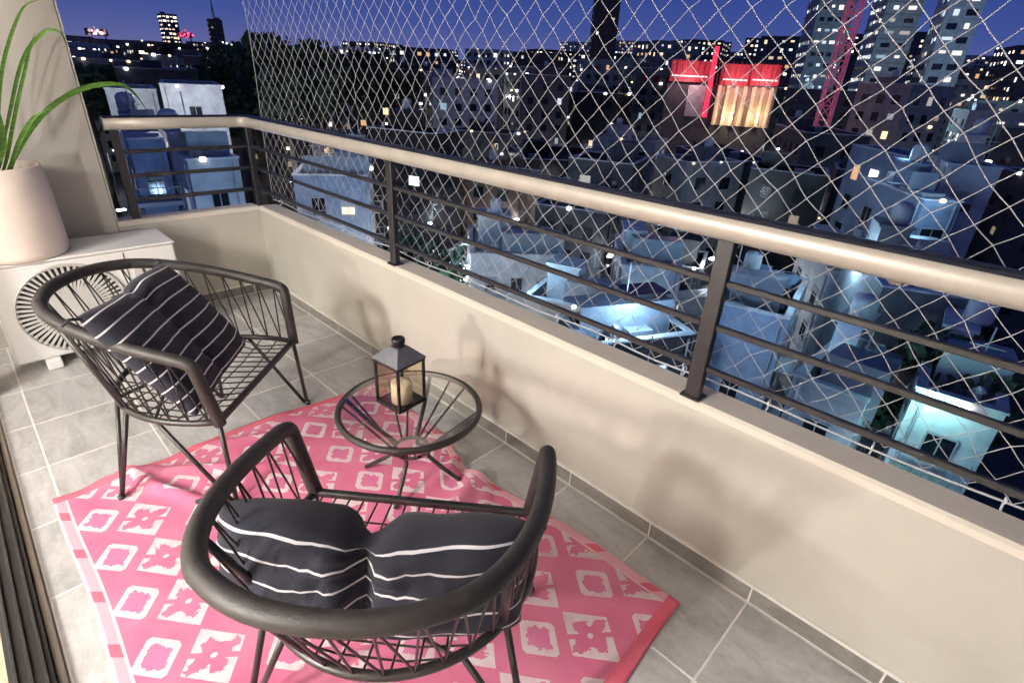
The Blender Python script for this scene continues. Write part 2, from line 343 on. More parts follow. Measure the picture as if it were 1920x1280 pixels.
# ------------------------------------------------------------------ safety net
def build_net():
    t = thing('safety_net', 'white knotted diamond mesh safety net stretched outside the handrail', 'net')
    cell = 0.0925; z0 = HW+0.02; z1 = 2.72; Y = 0.138
    nx = int(5.45/cell); nz = int((z1-z0)/cell)
    rr = random.Random(3)
    def left(z): return -0.06 + 0.012*sin(z*5)
    K = {}
    def knot(i, j):                                     # half-cell lattice, i+j even
        if (i, j) not in K:
            x = -0.10 + i*cell/2; z = z0 + j*cell/2
            bul = 0.012*sin(x*2.1)*sin((z-z0)*1.9)
            K[(i, j)] = Vector((x + rr.gauss(0, 0.0035) + 0.010*sin(z*5+x), Y + bul + rr.gauss(0, 0.003), z + rr.gauss(0, 0.0035) - 0.010*sin(x*2.6)*(0.4+0.6*(z-z0)/2)))
        return K[(i, j)]
    b = MB(); R_ = 0.00118
    def seg(a, c):
        mid = (a+c)/2 + Vector((rr.gauss(0, .0008), rr.gauss(0, .0008), -0.0012))
        b.tube([a, mid, c], R_, 4, caps=False)
    I = 2*nx; J = 2*nz
    for i in range(0, I):
        for j in range(0, J):
            if (i+j) % 2: continue
            for dj in (1, -1):
                if j+dj < 0 or j+dj > J: continue
                a, c = knot(i, j), knot(i+1, j+dj)
                if a.x < left(a.z) or a.x > 5.3: continue
                seg(a, c)
            p = knot(i, j)
            if p.x < left(p.z): continue
            s = 0.0024; o6 = [p+Vector(v)*s for v in ((1,0,0),(0,0,1),(-1,0,0),(0,0,-1),(0,1,0),(0,-1,0))]
            for q in range(4):
                b.face([o6[q], o6[(q+1) % 4], o6[4]]); b.face([o6[(q+1) % 4], o6[q], o6[5]])
    b.build('mesh_cords', m_cord_net, t)
    e = MB(); e.tube([(left(z0+k*0.08), Y, z0+k*0.08) for k in range(int((z1-z0)/0.08)+1)], 0.0018, 6); e.build('edge_rope', m_cord_net, t)
    e = MB(); e.tube([(-0.06+k*0.1, Y+0.004*sin(k*1.3), z0-0.004+0.006*sin(k*0.9)) for k in range(54)], 0.0034, 6); e.build('edge_rope', m_cord_net, t)
    hk = MB(); hk.tube([(0, WT-0.004-Y, -0.028), (0, WT+0.016-Y, -0.024), (0, 0.022, -0.005), (0, 0.012, 0.010), (0, -0.004, 0.008), (0, -0.006, -0.002)], 0.0028, 6)
    hm = hk.mesh('hook', m_hook)
    for k in range(17): link('hook', hm, t, (0.05+k*0.30, Y, z0))
build_net()

# ------------------------------------------------------------------ room threshold on the left
t = thing('sliding_door_frame', 'dark sliding door track with pale stone sill along the left floor edge', 'door frame')
b = MB(); b.bevbox((0.60, -1.706, -0.12), (5.6, -1.686, 0.010), 0.003); b.build('sill', m_sill, t)
b = MB(); b.box((0.60, -1.80, -0.12), (5.6, -1.708, 0.026)); b.build('track', m_alu, t)
for y in (-1.722, -1.752, -1.782):
    b = MB(); b.bevbox((0.60, y-0.004, 0.029), (5.6, y+0.004, 0.046), 0.001); b.build('track_rib', m_alu, t)
b = MB(); b.bevbox((0.50, -1.80, 0.0), (0.598, -1.66, 2.72), 0.004); b.build('jamb', m_wood, t)
b = MB(); b.bevbox((0.597, -1.79, 0.03), (0.640, -1.655, 0.16), 0.006); b.build('stop_block', m_alu, t)
b = MB(); b.box((0.2, -5.1, -0.12), (5.6, -1.802, 0.008)); tag(b.build('room_floor', m_woodfl), kind='structure')
m_roomw = mat('room_wall_paint', (0.78, 0.75, 0.71), 0.8, noise=0.03, nscale=2, world_pos=True)
b = MB(); b.box((0.2, -5.2, 0.0), (5.6, -5.1, 2.72)); b.box((0.1, -5.1, 0.0), (0.2, -1.85, 2.72)); b.box((5.6, -5.1, 0.0), (5.7, -1.85, 2.72)); b.box((0.1, -5.2, 2.721), (5.7, -1.842, 2.82)); b.box((0.6, -1.79, 2.38), (5.6, -1.70, 2.748)); tag(b.build('room_walls', m_roomw), kind='structure')
# ------------------------------------------------------------------ rug
def rug():
    m = bpy.data.materials.new('rug_print'); m.use_nodes = True; nt = m.node_tree; N = nt.nodes; L = nt.links; b = N['Principled BSDF']
    b.inputs['Roughness'].default_value = 0.85; b.inputs['Specular IOR Level'].default_value = 0.15
    tcn = N.new('ShaderNodeTexCoord'); src = tcn.outputs['UV']
    # wobble of the printed edges
    nz = N.new('ShaderNodeTexNoise'); nz.inputs['Scale'].default_value = 55; nz.inputs['Detail'].default_value = 3; L.new(src, nz.inputs['Vector'])
    def M_(op, a, c=None, cl=False):
        n = N.new('ShaderNodeMath'); n.operation = op; n.use_clamp = cl
        for k, v in ((0, a), (1, c)):
            if v is None: continue
            if isinstance(v, (int, float)): n.inputs[k].default_value = v
            else: L.new(v, n.inputs[k])
        return n.outputs[0]
    sx = N.new('ShaderNodeSeparateXYZ'); L.new(src, sx.inputs[0]); X, Y = sx.outputs[0], sx.outputs[1]
    wob = M_('MULTIPLY', M_('SUBTRACT', nz.outputs[0], 0.5), 0.30)
    PX, PY = 0.2435, 0.2857
    def cellcoord(ox, oy):
        u = M_('SUBTRACT', M_('FRACT', M_('ADD', M_('DIVIDE', M_('SUBTRACT', X, ox), PX), 0.5)), 0.5)
        v = M_('SUBTRACT', M_('FRACT', M_('ADD', M_('DIVIDE', M_('SUBTRACT', Y, oy), PY), 0.5)), 0.5)
        return u, v
    def band(d, a, c):                                     # 1 inside [a, c]
        return M_('MULTIPLY', M_('GREATER_THAN', d, a), M_('LESS_THAN', d, c))
    u, v = cellcoord(1.944, -1.492)
    au, av = M_('ABSOLUTE', u), M_('ABSOLUTE', v)
    d1 = M_('ADD', M_('MULTIPLY', au, PX/0.086), M_('MULTIPLY', av, PY/0.071))      # diamond metric, 1 = outline of the square motif
    d1 = M_('MAXIMUM', d1, M_('MULTIPLY', M_('MAXIMUM', M_('MULTIPLY', au, PX/0.086), M_('MULTIPLY', av, PY/0.071)), 1.12))
    dw = M_('ADD', d1, wob)
    ring = M_('MULTIPLY', M_('GREATER_THAN', M_('ADD', dw, M_('MULTIPLY', wob, 1.2)), 0.64), M_('LESS_THAN', d1, 1.0))
    ring_in = M_('LESS_THAN', dw, 0.64)
    u2, v2 = cellcoord(1.944+PX*0.44, -1.492+PY*0.43)
    a2, b2 = M_('ABSOLUTE', u2), M_('ABSOLUTE', v2)
    d2 = M_('ADD', M_('MULTIPLY', a2, PX/0.114), M_('MULTIPLY', b2, PY/0.090))
    flow_bg = M_('LESS_THAN', M_('ADD', d2, M_('MULTIPLY', wob, 0.15)), 1.0)
    r2 = M_('MULTIPLY', M_('SQRT', M_('ADD', M_('MULTIPLY', a2, a2), M_('MULTIPLY', b2, b2))), 2.0)
    ang = M_('ARCTAN2', v2, u2)
    pet = M_('ADD', 0.40, M_('MULTIPLY', M_('COSINE', M_('MULTIPLY', ang, 4.0)), 0.13))
    flower = M_('LESS_THAN', M_('ADD', r2, M_('MULTIPLY', wob, 1.6)), pet)
    dot = M_('LESS_THAN', r2, 0.07)
    dia = M_('LESS_THAN', M_('ABSOLUTE', M_('SUBTRACT', M_('MULTIPLY', u2, 1.0), v2)), 0.045)     # diagonal stem that crosses the flower
    white_f = M_('MULTIPLY', flow_bg, M_('SUBTRACT', 1.0, M_('MAXIMUM', flower, dia, ), True))
    white_f = M_('MAXIMUM', white_f, M_('MULTIPLY', dot, flow_bg))
    n5 = N.new('ShaderNodeTexNoise'); n5.inputs['Scale'].default_value = 26; n5.inputs['Detail'].default_value = 6; n5.inputs['Roughness'].default_value = .7; L.new(src, n5.inputs['Vector'])
    m5 = N.new('ShaderNodeMapRange'); m5.inputs[1].default_value = .25; m5.inputs[2].default_value = .55; m5.inputs[3].default_value = .55; m5.inputs[4].default_value = .96; L.new(n5.outputs[0], m5.inputs[0])
    white = M_('MULTIPLY', M_('MULTIPLY', M_('MAXIMUM', ring, white_f), m5.outputs[0]), M_('GREATER_THAN', Y, -1.5535))
    # borders along both long edges
    bl = M_('LESS_THAN', Y, -1.553); br = M_('GREATER_THAN', Y, -0.237); bord = M_('MAXIMUM', bl, br)
    line = M_('MAXIMUM', band(Y, -1.561, -1.553), M_('MAXIMUM', band(Y, -0.237, -0.230), M_('MAXIMUM', M_('LESS_THAN', Y, -1.590), M_('GREATER_THAN', Y, -0.198))))
    stripe = M_('LESS_THAN', M_('ABSOLUTE', M_('SUBTRACT', M_('FRACT', M_('ADD', M_('DIVIDE', M_('SUBTRACT', X, M_('MULTIPLY', Y, 0.9)), PX), 0.11)), 0.5)), 0.11)
    def mixc(f, a, c):
        x = N.new('ShaderNodeMix'); x.data_type = 'RGBA'
        if isinstance(f, float): x.inputs[0].default_value = f
        else: L.new(f, x.inputs[0])
        for k, vv in ((6, a), (7, c)):
            if isinstance(vv, tuple): x.inputs[k].default_value = (*vv, 1)
            else: L.new(vv, x.inputs[k])
        return x.outputs[2]
    n3 = N.new('ShaderNodeTexNoise'); n3.inputs['Scale'].default_value = 7; n3.inputs['Detail'].default_value = 5; L.new(src, n3.inputs['Vector'])
    pink = mixc(n3.outputs[0], (0.57, 0.105, 0.215), (0.71, 0.215, 0.34))
    pink2 = mixc(ring_in, pink, (0.65, 0.17, 0.32))
    c = mixc(white, pink2, (0.78, 0.66, 0.67))
    bc = mixc(stripe, (0.78, 0.38, 0.45), (0.66, 0.12, 0.18))
    c = mixc(bord, c, bc); c = mixc(line, c, (0.78, 0.60, 0.61))
    far = M_('LESS_THAN', X, 1.74); near = M_('GREATER_THAN', X, 3.62)
    c = mixc(M_('MAXIMUM', far, near), c, (0.66, 0.12, 0.18))
    # faded, worn patches
    n4 = N.new('ShaderNodeTexNoise'); n4.inputs['Scale'].default_value = 3.1; n4.inputs['Detail'].default_value = 8; n4.inputs['Roughness'].default_value = 0.7; L.new(src, n4.inputs['Vector'])
    m4 = N.new('ShaderNodeMapRange'); m4.inputs[1].default_value = 0.42; m4.inputs[2].default_value = 0.75; m4.inputs[3].default_value = 0.0; m4.inputs[4].default_value = 0.22; L.new(n4.outputs[0], m4.inputs[0])
    c = mixc(m4.outputs[0], c, (0.80, 0.50, 0.55))
    # fine weave
    w1 = N.new('ShaderNodeTexNoise'); w1.inputs['Scale'].default_value = 420; L.new(src, w1.inputs['Vector'])
    hs = N.new('ShaderNodeHueSaturation'); mr = N.new('ShaderNodeMapRange'); mr.inputs[3].default_value = 0.86; mr.inputs[4].default_value = 1.12
    wv = N.new('ShaderNodeTexWave'); wv.inputs['Scale'].default_value = 95; wv.inputs['Distortion'].default_value = 1.5; wv.bands_direction = 'Y'; L.new(src, wv.inputs['Vector'])
    L.new(M_('MULTIPLY', M_('ADD', w1.outputs[0], wv.outputs['Fac']), 0.5), mr.inputs[0]); L.new(mr.outputs[0], hs.inputs['Value']); L.new(c, hs.inputs['Color']); L.new(hs.outputs[0], b.inputs['Base Color'])
    bp = N.new('ShaderNodeBump'); bp.inputs['Strength'].default_value = 0.35; bp.inputs['Distance'].default_value = 0.002; L.new(w1.outputs[0], bp.inputs['Height']); L.new(bp.outputs[0], b.inputs['Normal'])
    # geometry
    XA, XB, YA, YB = 1.70, 3.665, -1.596, -0.192; nx, ny = 150, 110
    def ridge(x, y, x0, y0, ang, length, width, h):
        dx, dy = x-x0, y-y0; a = dx*cos(ang)+dy*sin(ang); c_ = -dx*sin(ang)+dy*cos(ang)
        return h*math.exp(-(c_/width)**2)*math.exp(-(a/length)**4)
    vs = []; uv = []
    for j in range(ny+1):
        for i in range(nx+1):
            x = XA+(XB-XA)*i/nx; y = YA+(YB-YA)*j/ny; X_, Y_ = x, y
            z = 0.0045 + 0.0012*sin(x*9+y*4)*sin(y*7-x*3) + 0.0016
            z += ridge(x, y, 2.74, -0.26, 1.9, 0.30, 0.045, 0.040) + ridge(x, y, 2.60, -0.25, 1.7, 0.24, 0.035, 0.028) + ridge(x, y, 2.84, -0.30, 2.2, 0.2, 0.03, 0.016)
            z += ridge(x, y, 1.83, -1.30, 0.35, 0.30, 0.028, 0.020) + ridge(x, y, 1.90, -1.10, 0.9, 0.24, 0.026, 0.020) + ridge(x, y, 1.72, -1.36, 1.3, 0.12, 0.045, 0.026) + ridge(x, y, 2.02, -1.22, 0.55, 0.22, 0.022, 0.013) + ridge(x, y, 1.78, -0.95, 1.1, 0.2, 0.025, 0.012)
            z += ridge(x, y, 1.95, -0.55, 0.6, 0.5, 0.05, 0.005) + ridge(x, y, 3.42, -0.42, 0.8, 0.3, 0.04, 0.007)
            e = (y-YA)/(YB-YA)
            edge_r = max(0, (e-0.80)/0.20); y -= edge_r*(0.085*math.exp(-((x-2.66)/0.17)**2) + 0.03*math.exp(-((x-2.95)/0.2)**2) - 0.04*math.exp(-((x-1.70)/0.35)**2))
            y += 0.006*sin(x*6)*abs(2*e-1)
            f = (x-XA)/(XB-XA); x += max(0, 1-f*8)*(0.025*e + 0.02*sin(e*9)) + max(0, f*8-7)*(0.012*sin(y*7))
            vs.append((x-2.68, y+0.9, z)); uv.append((X_, Y_))
    fs = [(j*(nx+1)+i, j*(nx+1)+i+1, (j+1)*(nx+1)+i+1, (j+1)*(nx+1)+i) for j in range(ny) for i in range(nx)]
    me = bpy.data.meshes.new('rug'); me.from_pydata(vs, [], fs); me.materials.append(m)
    ul = me.uv_layers.new(name='UVMap')
    for lp in me.loops: ul.data[lp.index].uv = uv[lp.vertex_index]
    me.polygons.foreach_set('use_smooth', [True]*len(me.polygons))
    o = link('rug', me, None, (2.68, -0.9, 0)); sm = o.modifiers.new('thickness', 'SOLIDIFY'); sm.thickness = 0.0035; sm.offset = -1
    tag(o, 'pink and white flat woven rug with square and flower print on the floor', 'rug')
rug()

# ------------------------------------------------------------------ chairs
def V(*a): return Vector(a)
A, ZS, A2, B2, ZA = .337, .375, .376, -.036, .641
def rim_b(s): return [V(s*A2, B2, ZA), V(s*.390, -.523, .748), V(s*.26, -.708, .780), V(0, -.708, .780)]
def ring_b(s): return [V(s*A, 0, ZS), V(s*.431, -.324, ZS), V(s*.215, -.547, .390), V(0, -.547, .390)]
def rim_pt(s, t): return bez(rim_b(s), t)
def ring_pt(s, t): return bez(ring_b(s), t)
def even(fn, n):                                             # points evenly spaced along both mirrored halves
    P = [fn(1, k/80) for k in range(81)] + [fn(-1, 1-k/80) for k in range(1, 81)]
    acc = [0]
    for i in range(1, len(P)): acc.append(acc[-1]+(P[i]-P[i-1]).length)
    out = []; i = 0
    for k in range(n):
        s = acc[-1]*k/(n-1)
        while i < len(P)-2 and acc[i+1] < s: i += 1
        f = (s-acc[i])/max(1e-9, acc[i+1]-acc[i]); out.append(P[i].lerp(P[i+1], f))
    return out
def arm_corner(s):                                           # from the seat corner up the arm post and round into the arm
    lo = V(s*A, 0.004, ZS-0.01); top = V(s*A2, B2+0.012, ZA+0.002); n0 = rim_pt(s, 0.045)
    P = [lo.lerp(top, k/6*0.91) for k in range(7)]
    a = lo.lerp(top, 0.91)
    for k in range(1, 7):
        u = k/6; P.append(a*(1-u)**2 + top*2*u*(1-u) + n0*u*u)
    return P
def build_chair(label, group):
    t = thing('string_chair', label, 'chair', (0, 0, 0), 0, group)
    R_ = arm_corner(1) + [rim_pt(1, k/40) for k in range(3, 41)]
    L_ = arm_corner(-1) + [rim_pt(-1, k/40) for k in range(3, 40)]
    P_ = R_ + L_[::-1]; c_ = len(R_)-1
    for _ in range(30):
        P_ = P_[:c_-14] + [(P_[i-1]+P_[i]*2+P_[i+1])/4 for i in range(c_-14, c_+15)] + P_[c_+15:]
    fine = [P_[0]]; acc_ = 0.0
    for i in range(len(P_)-1):                               # wound strand: resample finely, alternate the radius
        n_ = max(1, round((P_[i+1]-P_[i]).length/0.0036))
        fine += [P_[i].lerp(P_[i+1], q/n_) for q in range(1, n_+1)]
    b = MB(); b.tube(fine, [0.0228 if k % 2 else 0.0216 for k in range(len(fine))], 14, ry=None); b.build('rim', m_rim, t, True)
    S_ = [ring_pt(1, k/24) for k in range(25)] + [ring_pt(-1, 1-k/24) for k in range(1, 25)]
    b = MB(); b.tube(S_, 0.0125, 10, closed=False); b.build('seat_ring', m_frame, t, True)
    b = MB(); b.bevbox((-A, -0.013, ZS-0.011), (A, 0.011, ZS+0.011), 0.004); b.build('front_bar', m_frame, t)
    for s in (1, -1):
        b = MB(); ft = V(s*.364, .014, 0.008)
        b.tube([V(s*A, 0, ZS), ft], 0.0095, 8); b.tube([ring_pt(s, 0.26), ft+V(0, -0.012, 0.0)], 0.0085, 8); b.tube([ft+V(0,0.005,-0.006), ft+V(0,0.005,0.012)], 0.013, 8); b.build('leg', m_frame, t, True)
        b = MB(); ft = V(s*.377, -.440, 0.008)
        b.tube([ring_pt(s, 0.46), ft], 0.0095, 8); b.tube([ring_pt(s, 0.66), ft+V(-s*0.01, -0.004, 0)], 0.0085, 8); b.tube([ft+V(0,0,-0.006), ft+V(0,0,0.012)], 0.013, 8); b.build('leg', m_frame, t, True)
        b = MB(); b.tube([rim_pt(s, 0.46), ring_pt(s, 0.47)], 0.0105, 8); b.build('upright', m_frame, t, True)
        b = MB(); b.tube([ring_pt(s, 0.26), ring_pt(-s, 0.66)+V(0, 0, -0.02)], 0.0065, 6); b.build('stretcher', m_frame, t)
    n = 46; P = even(rim_pt, n); Q = even(ring_pt, n)
    for i in range(n):
        for dlt in (-1, 1):
            j = i+dlt
            if j < 0 or j >= n: continue
            if (i % 2 == 0): 
                b = MB(); b.tube([P[i], Q[j].lerp(P[i], -0.0)], 0.0032, 5, caps=False); b.build('cord', m_cordc, t, True)
    for k in range(15):                                      # seat lacing front to back, then across
        x = -A+0.03+(2*A-0.06)*k/14
        tt = min(0.999, max(0.0, 1.0-abs(x)/A*0.72)); e = ring_pt(1 if x >= 0 else -1, tt)
        b = MB(); b.tube([V(x, 0, ZS), V((x+e.x)/2, e.y/2, ZS-0.028), e], 0.0032, 5, caps=False); b.build('seat_cord', m_cordc, t, True)
    for k in range(1, 9):
        e = ring_pt(1, k*0.085)
        b = MB(); b.tube([e, V(e.x*0.4, e.y, ZS-0.024), V(-e.x*0.4, e.y, ZS-0.024), V(-e.x, e.y, e.z)], 0.0030, 5, caps=False); b.build('seat_cord', m_cordc, t, True)
    return t
def dup(root, loc, rz, label):
    r = root.copy(); COL.objects.link(r); r.location = loc; r.rotation_euler = (0, 0, rz); r['label'] = label
    for ch in list(root.children):
        c = ch.copy(); COL.objects.link(c); c.parent = r
    return r
chair1 = build_chair('black string armchair at the far end in front of the air conditioner', 'black string armchairs')
chair2 = dup(chair1, (3.005, -0.775, 0), 0.6967, 'black string armchair nearest the camera, seen from behind, standing on the rug')
chair1.location = (1.940, -0.829, 0); chair1.rotation_euler.z = -0.827

def stripe_mat():
    m = bpy.data.materials.new('navy_pinstripe_fabric'); m.use_nodes = True; nt = m.node_tree; N = nt.nodes; L = nt.links; b = N['Principled BSDF']
    b.inputs['Roughness'].default_value = 0.82; b.inputs['Specular IOR Level'].default_value = 0.2
    tcn = N.new('ShaderNodeTexCoord'); sx = N.new('ShaderNodeSeparateXYZ'); L.new(tcn.outputs['UV'], sx.inputs[0])
    def M_(op, a, c=0.0):
        n = N.new('ShaderNodeMath'); n.operation = op
        for k, v in ((0, a), (1, c)):
            if isinstance(v, (int, float)): n.inputs[k].default_value = v
            else: L.new(v, n.inputs[k])
        return n.outputs[0]
    f = M_('ABSOLUTE', M_('SUBTRACT', M_('FRACT', M_('ADD', M_('DIVIDE', sx.outputs[1], 0.0565), 0.5)), 0.5), 0)
    w = M_('LESS_THAN', f, 0.052)
    nz = N.new('ShaderNodeTexNoise'); nz.inputs['Scale'].default_value = 300; L.new(tcn.outputs['UV'], nz.inputs['Vector'])
    n2 = N.new('ShaderNodeTexNoise'); n2.inputs['Scale'].default_value = 9; L.new(tcn.outputs['UV'], n2.inputs['Vector'])
    ba = N.new('ShaderNodeMix'); ba.data_type = 'RGBA'; ba.inputs[6].default_value = (0.010, 0.011, 0.019, 1); ba.inputs[7].default_value = (0.021, 0.021, 0.033, 1); L.new(n2.outputs[0], ba.inputs[0])
    x = N.new('ShaderNodeMix'); x.data_type = 'RGBA'; L.new(w, x.inputs[0]); L.new(ba.outputs[2], x.inputs[6]); x.inputs[7].default_value = (0.74, 0.72, 0.74, 1)
    L.new(x.outputs[2], b.inputs['Base Color'])
    bp = N.new('ShaderNodeBump'); bp.inputs['Strength'].default_value = 0.3; bp.inputs['Distance'].default_value = 0.0015; L.new(nz.outputs[0], bp.inputs['Height']); L.new(bp.outputs[0], b.inputs['Normal'])
    b.inputs['Sheen Weight'].default_value = 0.08; b.inputs['Sheen Roughness'].default_value = 0.5
    return m
m_stripe = stripe_mat(); m_tie = mat('navy_tie_fabric', (0.012, 0.013, 0.02), 0.8, noise=0.3, nscale=30)

def cushion(label, W, H, TH, fold, tuft, seed, M4, uoff=0.0, rnd=0.2, dip=0.02, folds=0.004, wamp=1.0):
    """local: x width, y thickness (front +), z height from 0 to H"""
    rr = random.Random(seed); nu, nv = 56, 40; vs = []; uv = []; fs = []
    ph = [rr.uniform(0, 6.28) for _ in range(8)]
    def P(u, v, side):
        au, av = abs(u), abs(v)
        prof = max(0.0, (1-au**4.5))**0.46 * max(0.0, (1-av**4.5))**0.46
        tuft_d = tuft*math.exp(-(u/0.085)**2)*(0.35+0.65*prof)
        th = TH*0.5*prof*(1-tuft_d)
        wr = 0.0075*wamp*prof*(sin(u*9+v*4+ph[0])*sin(v*7-u*3+ph[1]) + 0.6*sin(u*17-v*9+ph[2])*side) + 0.004*prof*sin(v*23+u*5+ph[3])*math.exp(-((au-0.12)/0.2)**2)
        wr += folds*prof*math.exp(-((au-0.16)/0.28)**2)*sin(u*46+v*3+ph[6])*(0.5+0.5*sin(v*3+ph[7]))
        y = side*(th + wr)
        x = u*sqrt(1-rnd*v*v)*W/2*(1-0.05*(1-v*v)*au**4); z = v*sqrt(1-rnd*u*u)*H/2*(1-0.06*(1-u*u)*av**4) + H/2
        z -= dip*math.exp(-(u/0.13)**2)*max(0, v)**1.5
        # V fold about the vertical centre line: the wings come forward
        y2 = y + fold*(sqrt(u*u+0.02)-0.14)*W/2
        return (x*(1-0.25*abs(fold)**2), y2, z + 0.006*sin(u*5+ph[4])*max(0, v))
    for side in (1, -1):
        base = len(vs)
        for j in range(nv+1):
            for i in range(nu+1):
                # cosine spacing gives round seams
                u = -cos(pi*i/nu); v = -cos(pi*j/nv); u = 0.55*u + 0.45*(2*i/nu-1); v = 0.55*v+0.45*(2*j/nv-1)
                vs.append(P(u, v, side)); uv.append((u*W/2, v*H/2+uoff+0.004*sin(u*4+ph[5])))
        for j in range(nv):
            for i in range(nu):
                q = (base+j*(nu+1)+i, base+j*(nu+1)+i+1, base+(j+1)*(nu+1)+i+1, base+(j+1)*(nu+1)+i)
                fs.append(q[::-1] if side == 1 else q)
    me = bpy.data.meshes.new('cushion'); me.from_pydata(vs, [], fs); me.materials.append(m_stripe)
    ul = me.uv_layers.new(name='UVMap')
    for lp in me.loops: ul.data[lp.index].uv = uv[lp.vertex_index]
    me.polygons.foreach_set('use_smooth', [True]*len(me.polygons))
    import bmesh
    bm = bmesh.new(); bm.from_mesh(me); bmesh.ops.remove_doubles(bm, verts=bm.verts, dist=0.0004); bm.to_mesh(me); bm.free()
    root = thing('cushion', label, 'cushion', (0, 0, 0), 0, 'navy pinstriped chair cushions'); root.matrix_world = M4
    link('cover', me, root)
    for s in (-1, 1):                                        # fabric corner ties
        b = MB(); x = s*W/2*0.99*sqrt(1-rnd); z = H/2+H/2*0.98*sqrt(1-rnd)
        b.tube([(x, fold*W/2*0.8, z), (x+s*0.02, fold*W/2*0.8-0.015, z+0.018), (x+s*0.045, fold*W/2*0.8-0.03, z+0.012)], [0.008, 0.013, 0.006], 6, ry=0.005); b.build('tie', m_tie, root, True)
    return root
def chair_mat(ch, p, tilt, yaw):
    c = Matrix.Translation(ch.location) @ Matrix.Rotation(ch.rotation_euler.z, 4, 'Z')
    return c @ Matrix.Translation(p) @ Matrix.Rotation(yaw, 4, 'Z') @ Matrix.Rotation(tilt, 4, 'X')
cushion('navy cushion with white pinstripes leaning in the far armchair', 0.61, 0.51, 0.13, 0.08, 0.35, 11, chair_mat(chair1, V(0.072, -0.125, 0.385), radians(35), 0.17), -0.003, 0.10, 0.015, 0.002, 0.45)
cushion('navy pinstriped cushion folded into two lobes in the nearest armchair', 0.80, 0.295, 0.205, 0.10, 0.8, 23, chair_mat(chair2, V(-0.040, -0.385, 0.335), radians(-13), 0.03), -0.0063, 0.10, 0.045, 0.0055, 0.8)

# ------------------------------------------------------------------ side table
TX, TY, TZ, TR = 2.522, -0.474, 0.352, 0.281
t = thing('side_table', 'small round black wire side table with clear glass top beside the wall', 'table', (TX, TY, 0))
b = MB(); b.tube([(TR*cos(a*2*pi/64), TR*sin(a*2*pi/64), TZ) for a in range(64)], 0.0130, 12, closed=True); b.build('top_ring', m_rim, t, True)
b = MB(); b.lathe([(0.0, 0.004), (TR-0.012, 0.004), (TR-0.010, 0.002), (TR-0.012, 0.0), (0.0, 0.0)], 64, (0, 0, TZ+0.010)); b.build('glass_top', m_glass, t, True)
WZ, WR = 0.150, 0.072
b = MB(); b.tube([(WR*cos(a*2*pi/40), WR*sin(a*2*pi/40), WZ) for a in range(40)], 0.0075, 8, closed=True); b.build('waist_ring', m_frame, t, True)
for k in range(4):
    a = 0.62 + k*pi/2
    P0 = V(TR*0.985*cos(a), TR*0.985*sin(a), TZ-0.004); P1 = V(WR*cos(a), WR*sin(a), WZ+0.02); P2 = V(WR*cos(a), WR*sin(a), WZ-0.03); P3 = V(0.215*cos(a), 0.215*sin(a), 0.010)
    b = MB(); b.tube([P0, P0.lerp(P1, .5)+V(0,0,-0.012), P1, P2, P2.lerp(P3, .35)+V(0,0,-0.005), P3], 0.0095, 8); b.build('leg', m_frame, t, True)
for k in range(12):
    a = 0.62 + (k+0.5)*pi/6 + (0.10 if k % 2 else -0.10)
    b = MB(); b.tube([(TR*0.985*cos(a), TR*0.985*sin(a), TZ-0.006), (WR*cos(a+0.25), WR*sin(a+0.25), WZ)], 0.0048, 6); b.build('cord', m_cordc, t, True)

# ------------------------------------------------------------------ lantern
LZ = TZ+0.0145
t = thing('lantern', 'small black square lantern with glass panes standing on the side table', 'lantern', (2.478, -0.484, LZ), 0.119)
hw, hh, pw = 0.0712, 0.2015, 0.0055
b = MB(); b.bevbox((-hw, -hw, 0.0), (hw, hw, 0.013), 0.002); b.build('base', m_lant, t)
for sx in (1, -1):
    for sy in (1, -1):
        b = MB(); b.bevbox((sx*hw-pw-sx*pw, sy*hw-pw-sy*pw, 0.0135), (sx*hw+pw-sx*pw, sy*hw+pw-sy*pw, hh-0.0125), 0.0015); b.build('corner_post', m_lant, t)
b = MB()
for s in (1, -1):
    b.box((-hw+0.0, s*hw-pw-s*pw, hh-0.012), (hw, s*hw+pw-s*pw, hh)); b.box((s*hw-pw-s*pw, -hw+2*pw, hh-0.0118), (s*hw+pw-s*pw, hw-2*pw, hh-0.0002))
b.build('top_frame', m_lant, t)
for k in range(4):
    b = MB(); b.box((-hw+2*pw, hw-pw-0.001, 0.0135), (hw-2*pw, hw-pw+0.001, hh-0.0125)); o = b.build('pane', m_pane, t); o.rotation_euler.z = k*pi/2
rf = hw+0.0035
b = MB(); top = 0.026; zt = hh+0.052
for k in range(4):
    c0 = [(rf, rf), (-rf, rf), (-rf, -rf), (rf, -rf)]; a0, a1 = c0[k], c0[(k+1) % 4]; q = top/rf
    b.face([(a0[0], a0[1], hh+0.004), (a1[0], a1[1], hh+0.004), (a1[0]*q, a1[1]*q, zt), (a0[0]*q, a0[1]*q, zt)])
    b.face([(a1[0], a1[1], hh+0.004), (a0[0], a0[1], hh+0.004), (a0[0], a0[1], hh+0.0005), (a1[0], a1[1], hh+0.0005)])
b.face([(rf, rf, hh+0.0005), (rf, -rf, hh+0.0005), (-rf, -rf, hh+0.0005), (-rf, rf, hh+0.0005)]); b.face([(top, top, zt), (-top, top, zt), (-top, -top, zt), (top, -top, zt)])
b.build('roof', m_lroof, t)
b = MB(); b.lathe([(0.0, 0), (0.023, 0.0), (0.024, 0.004), (0.022, 0.012), (0.026, 0.018), (0.027, 0.030), (0.024, 0.036), (0.018, 0.037), (0.016, 0.033), (0.0, 0.033)], 24, (0, 0, zt-0.002)); b.build('chimney_cap', m_lant, t, True)
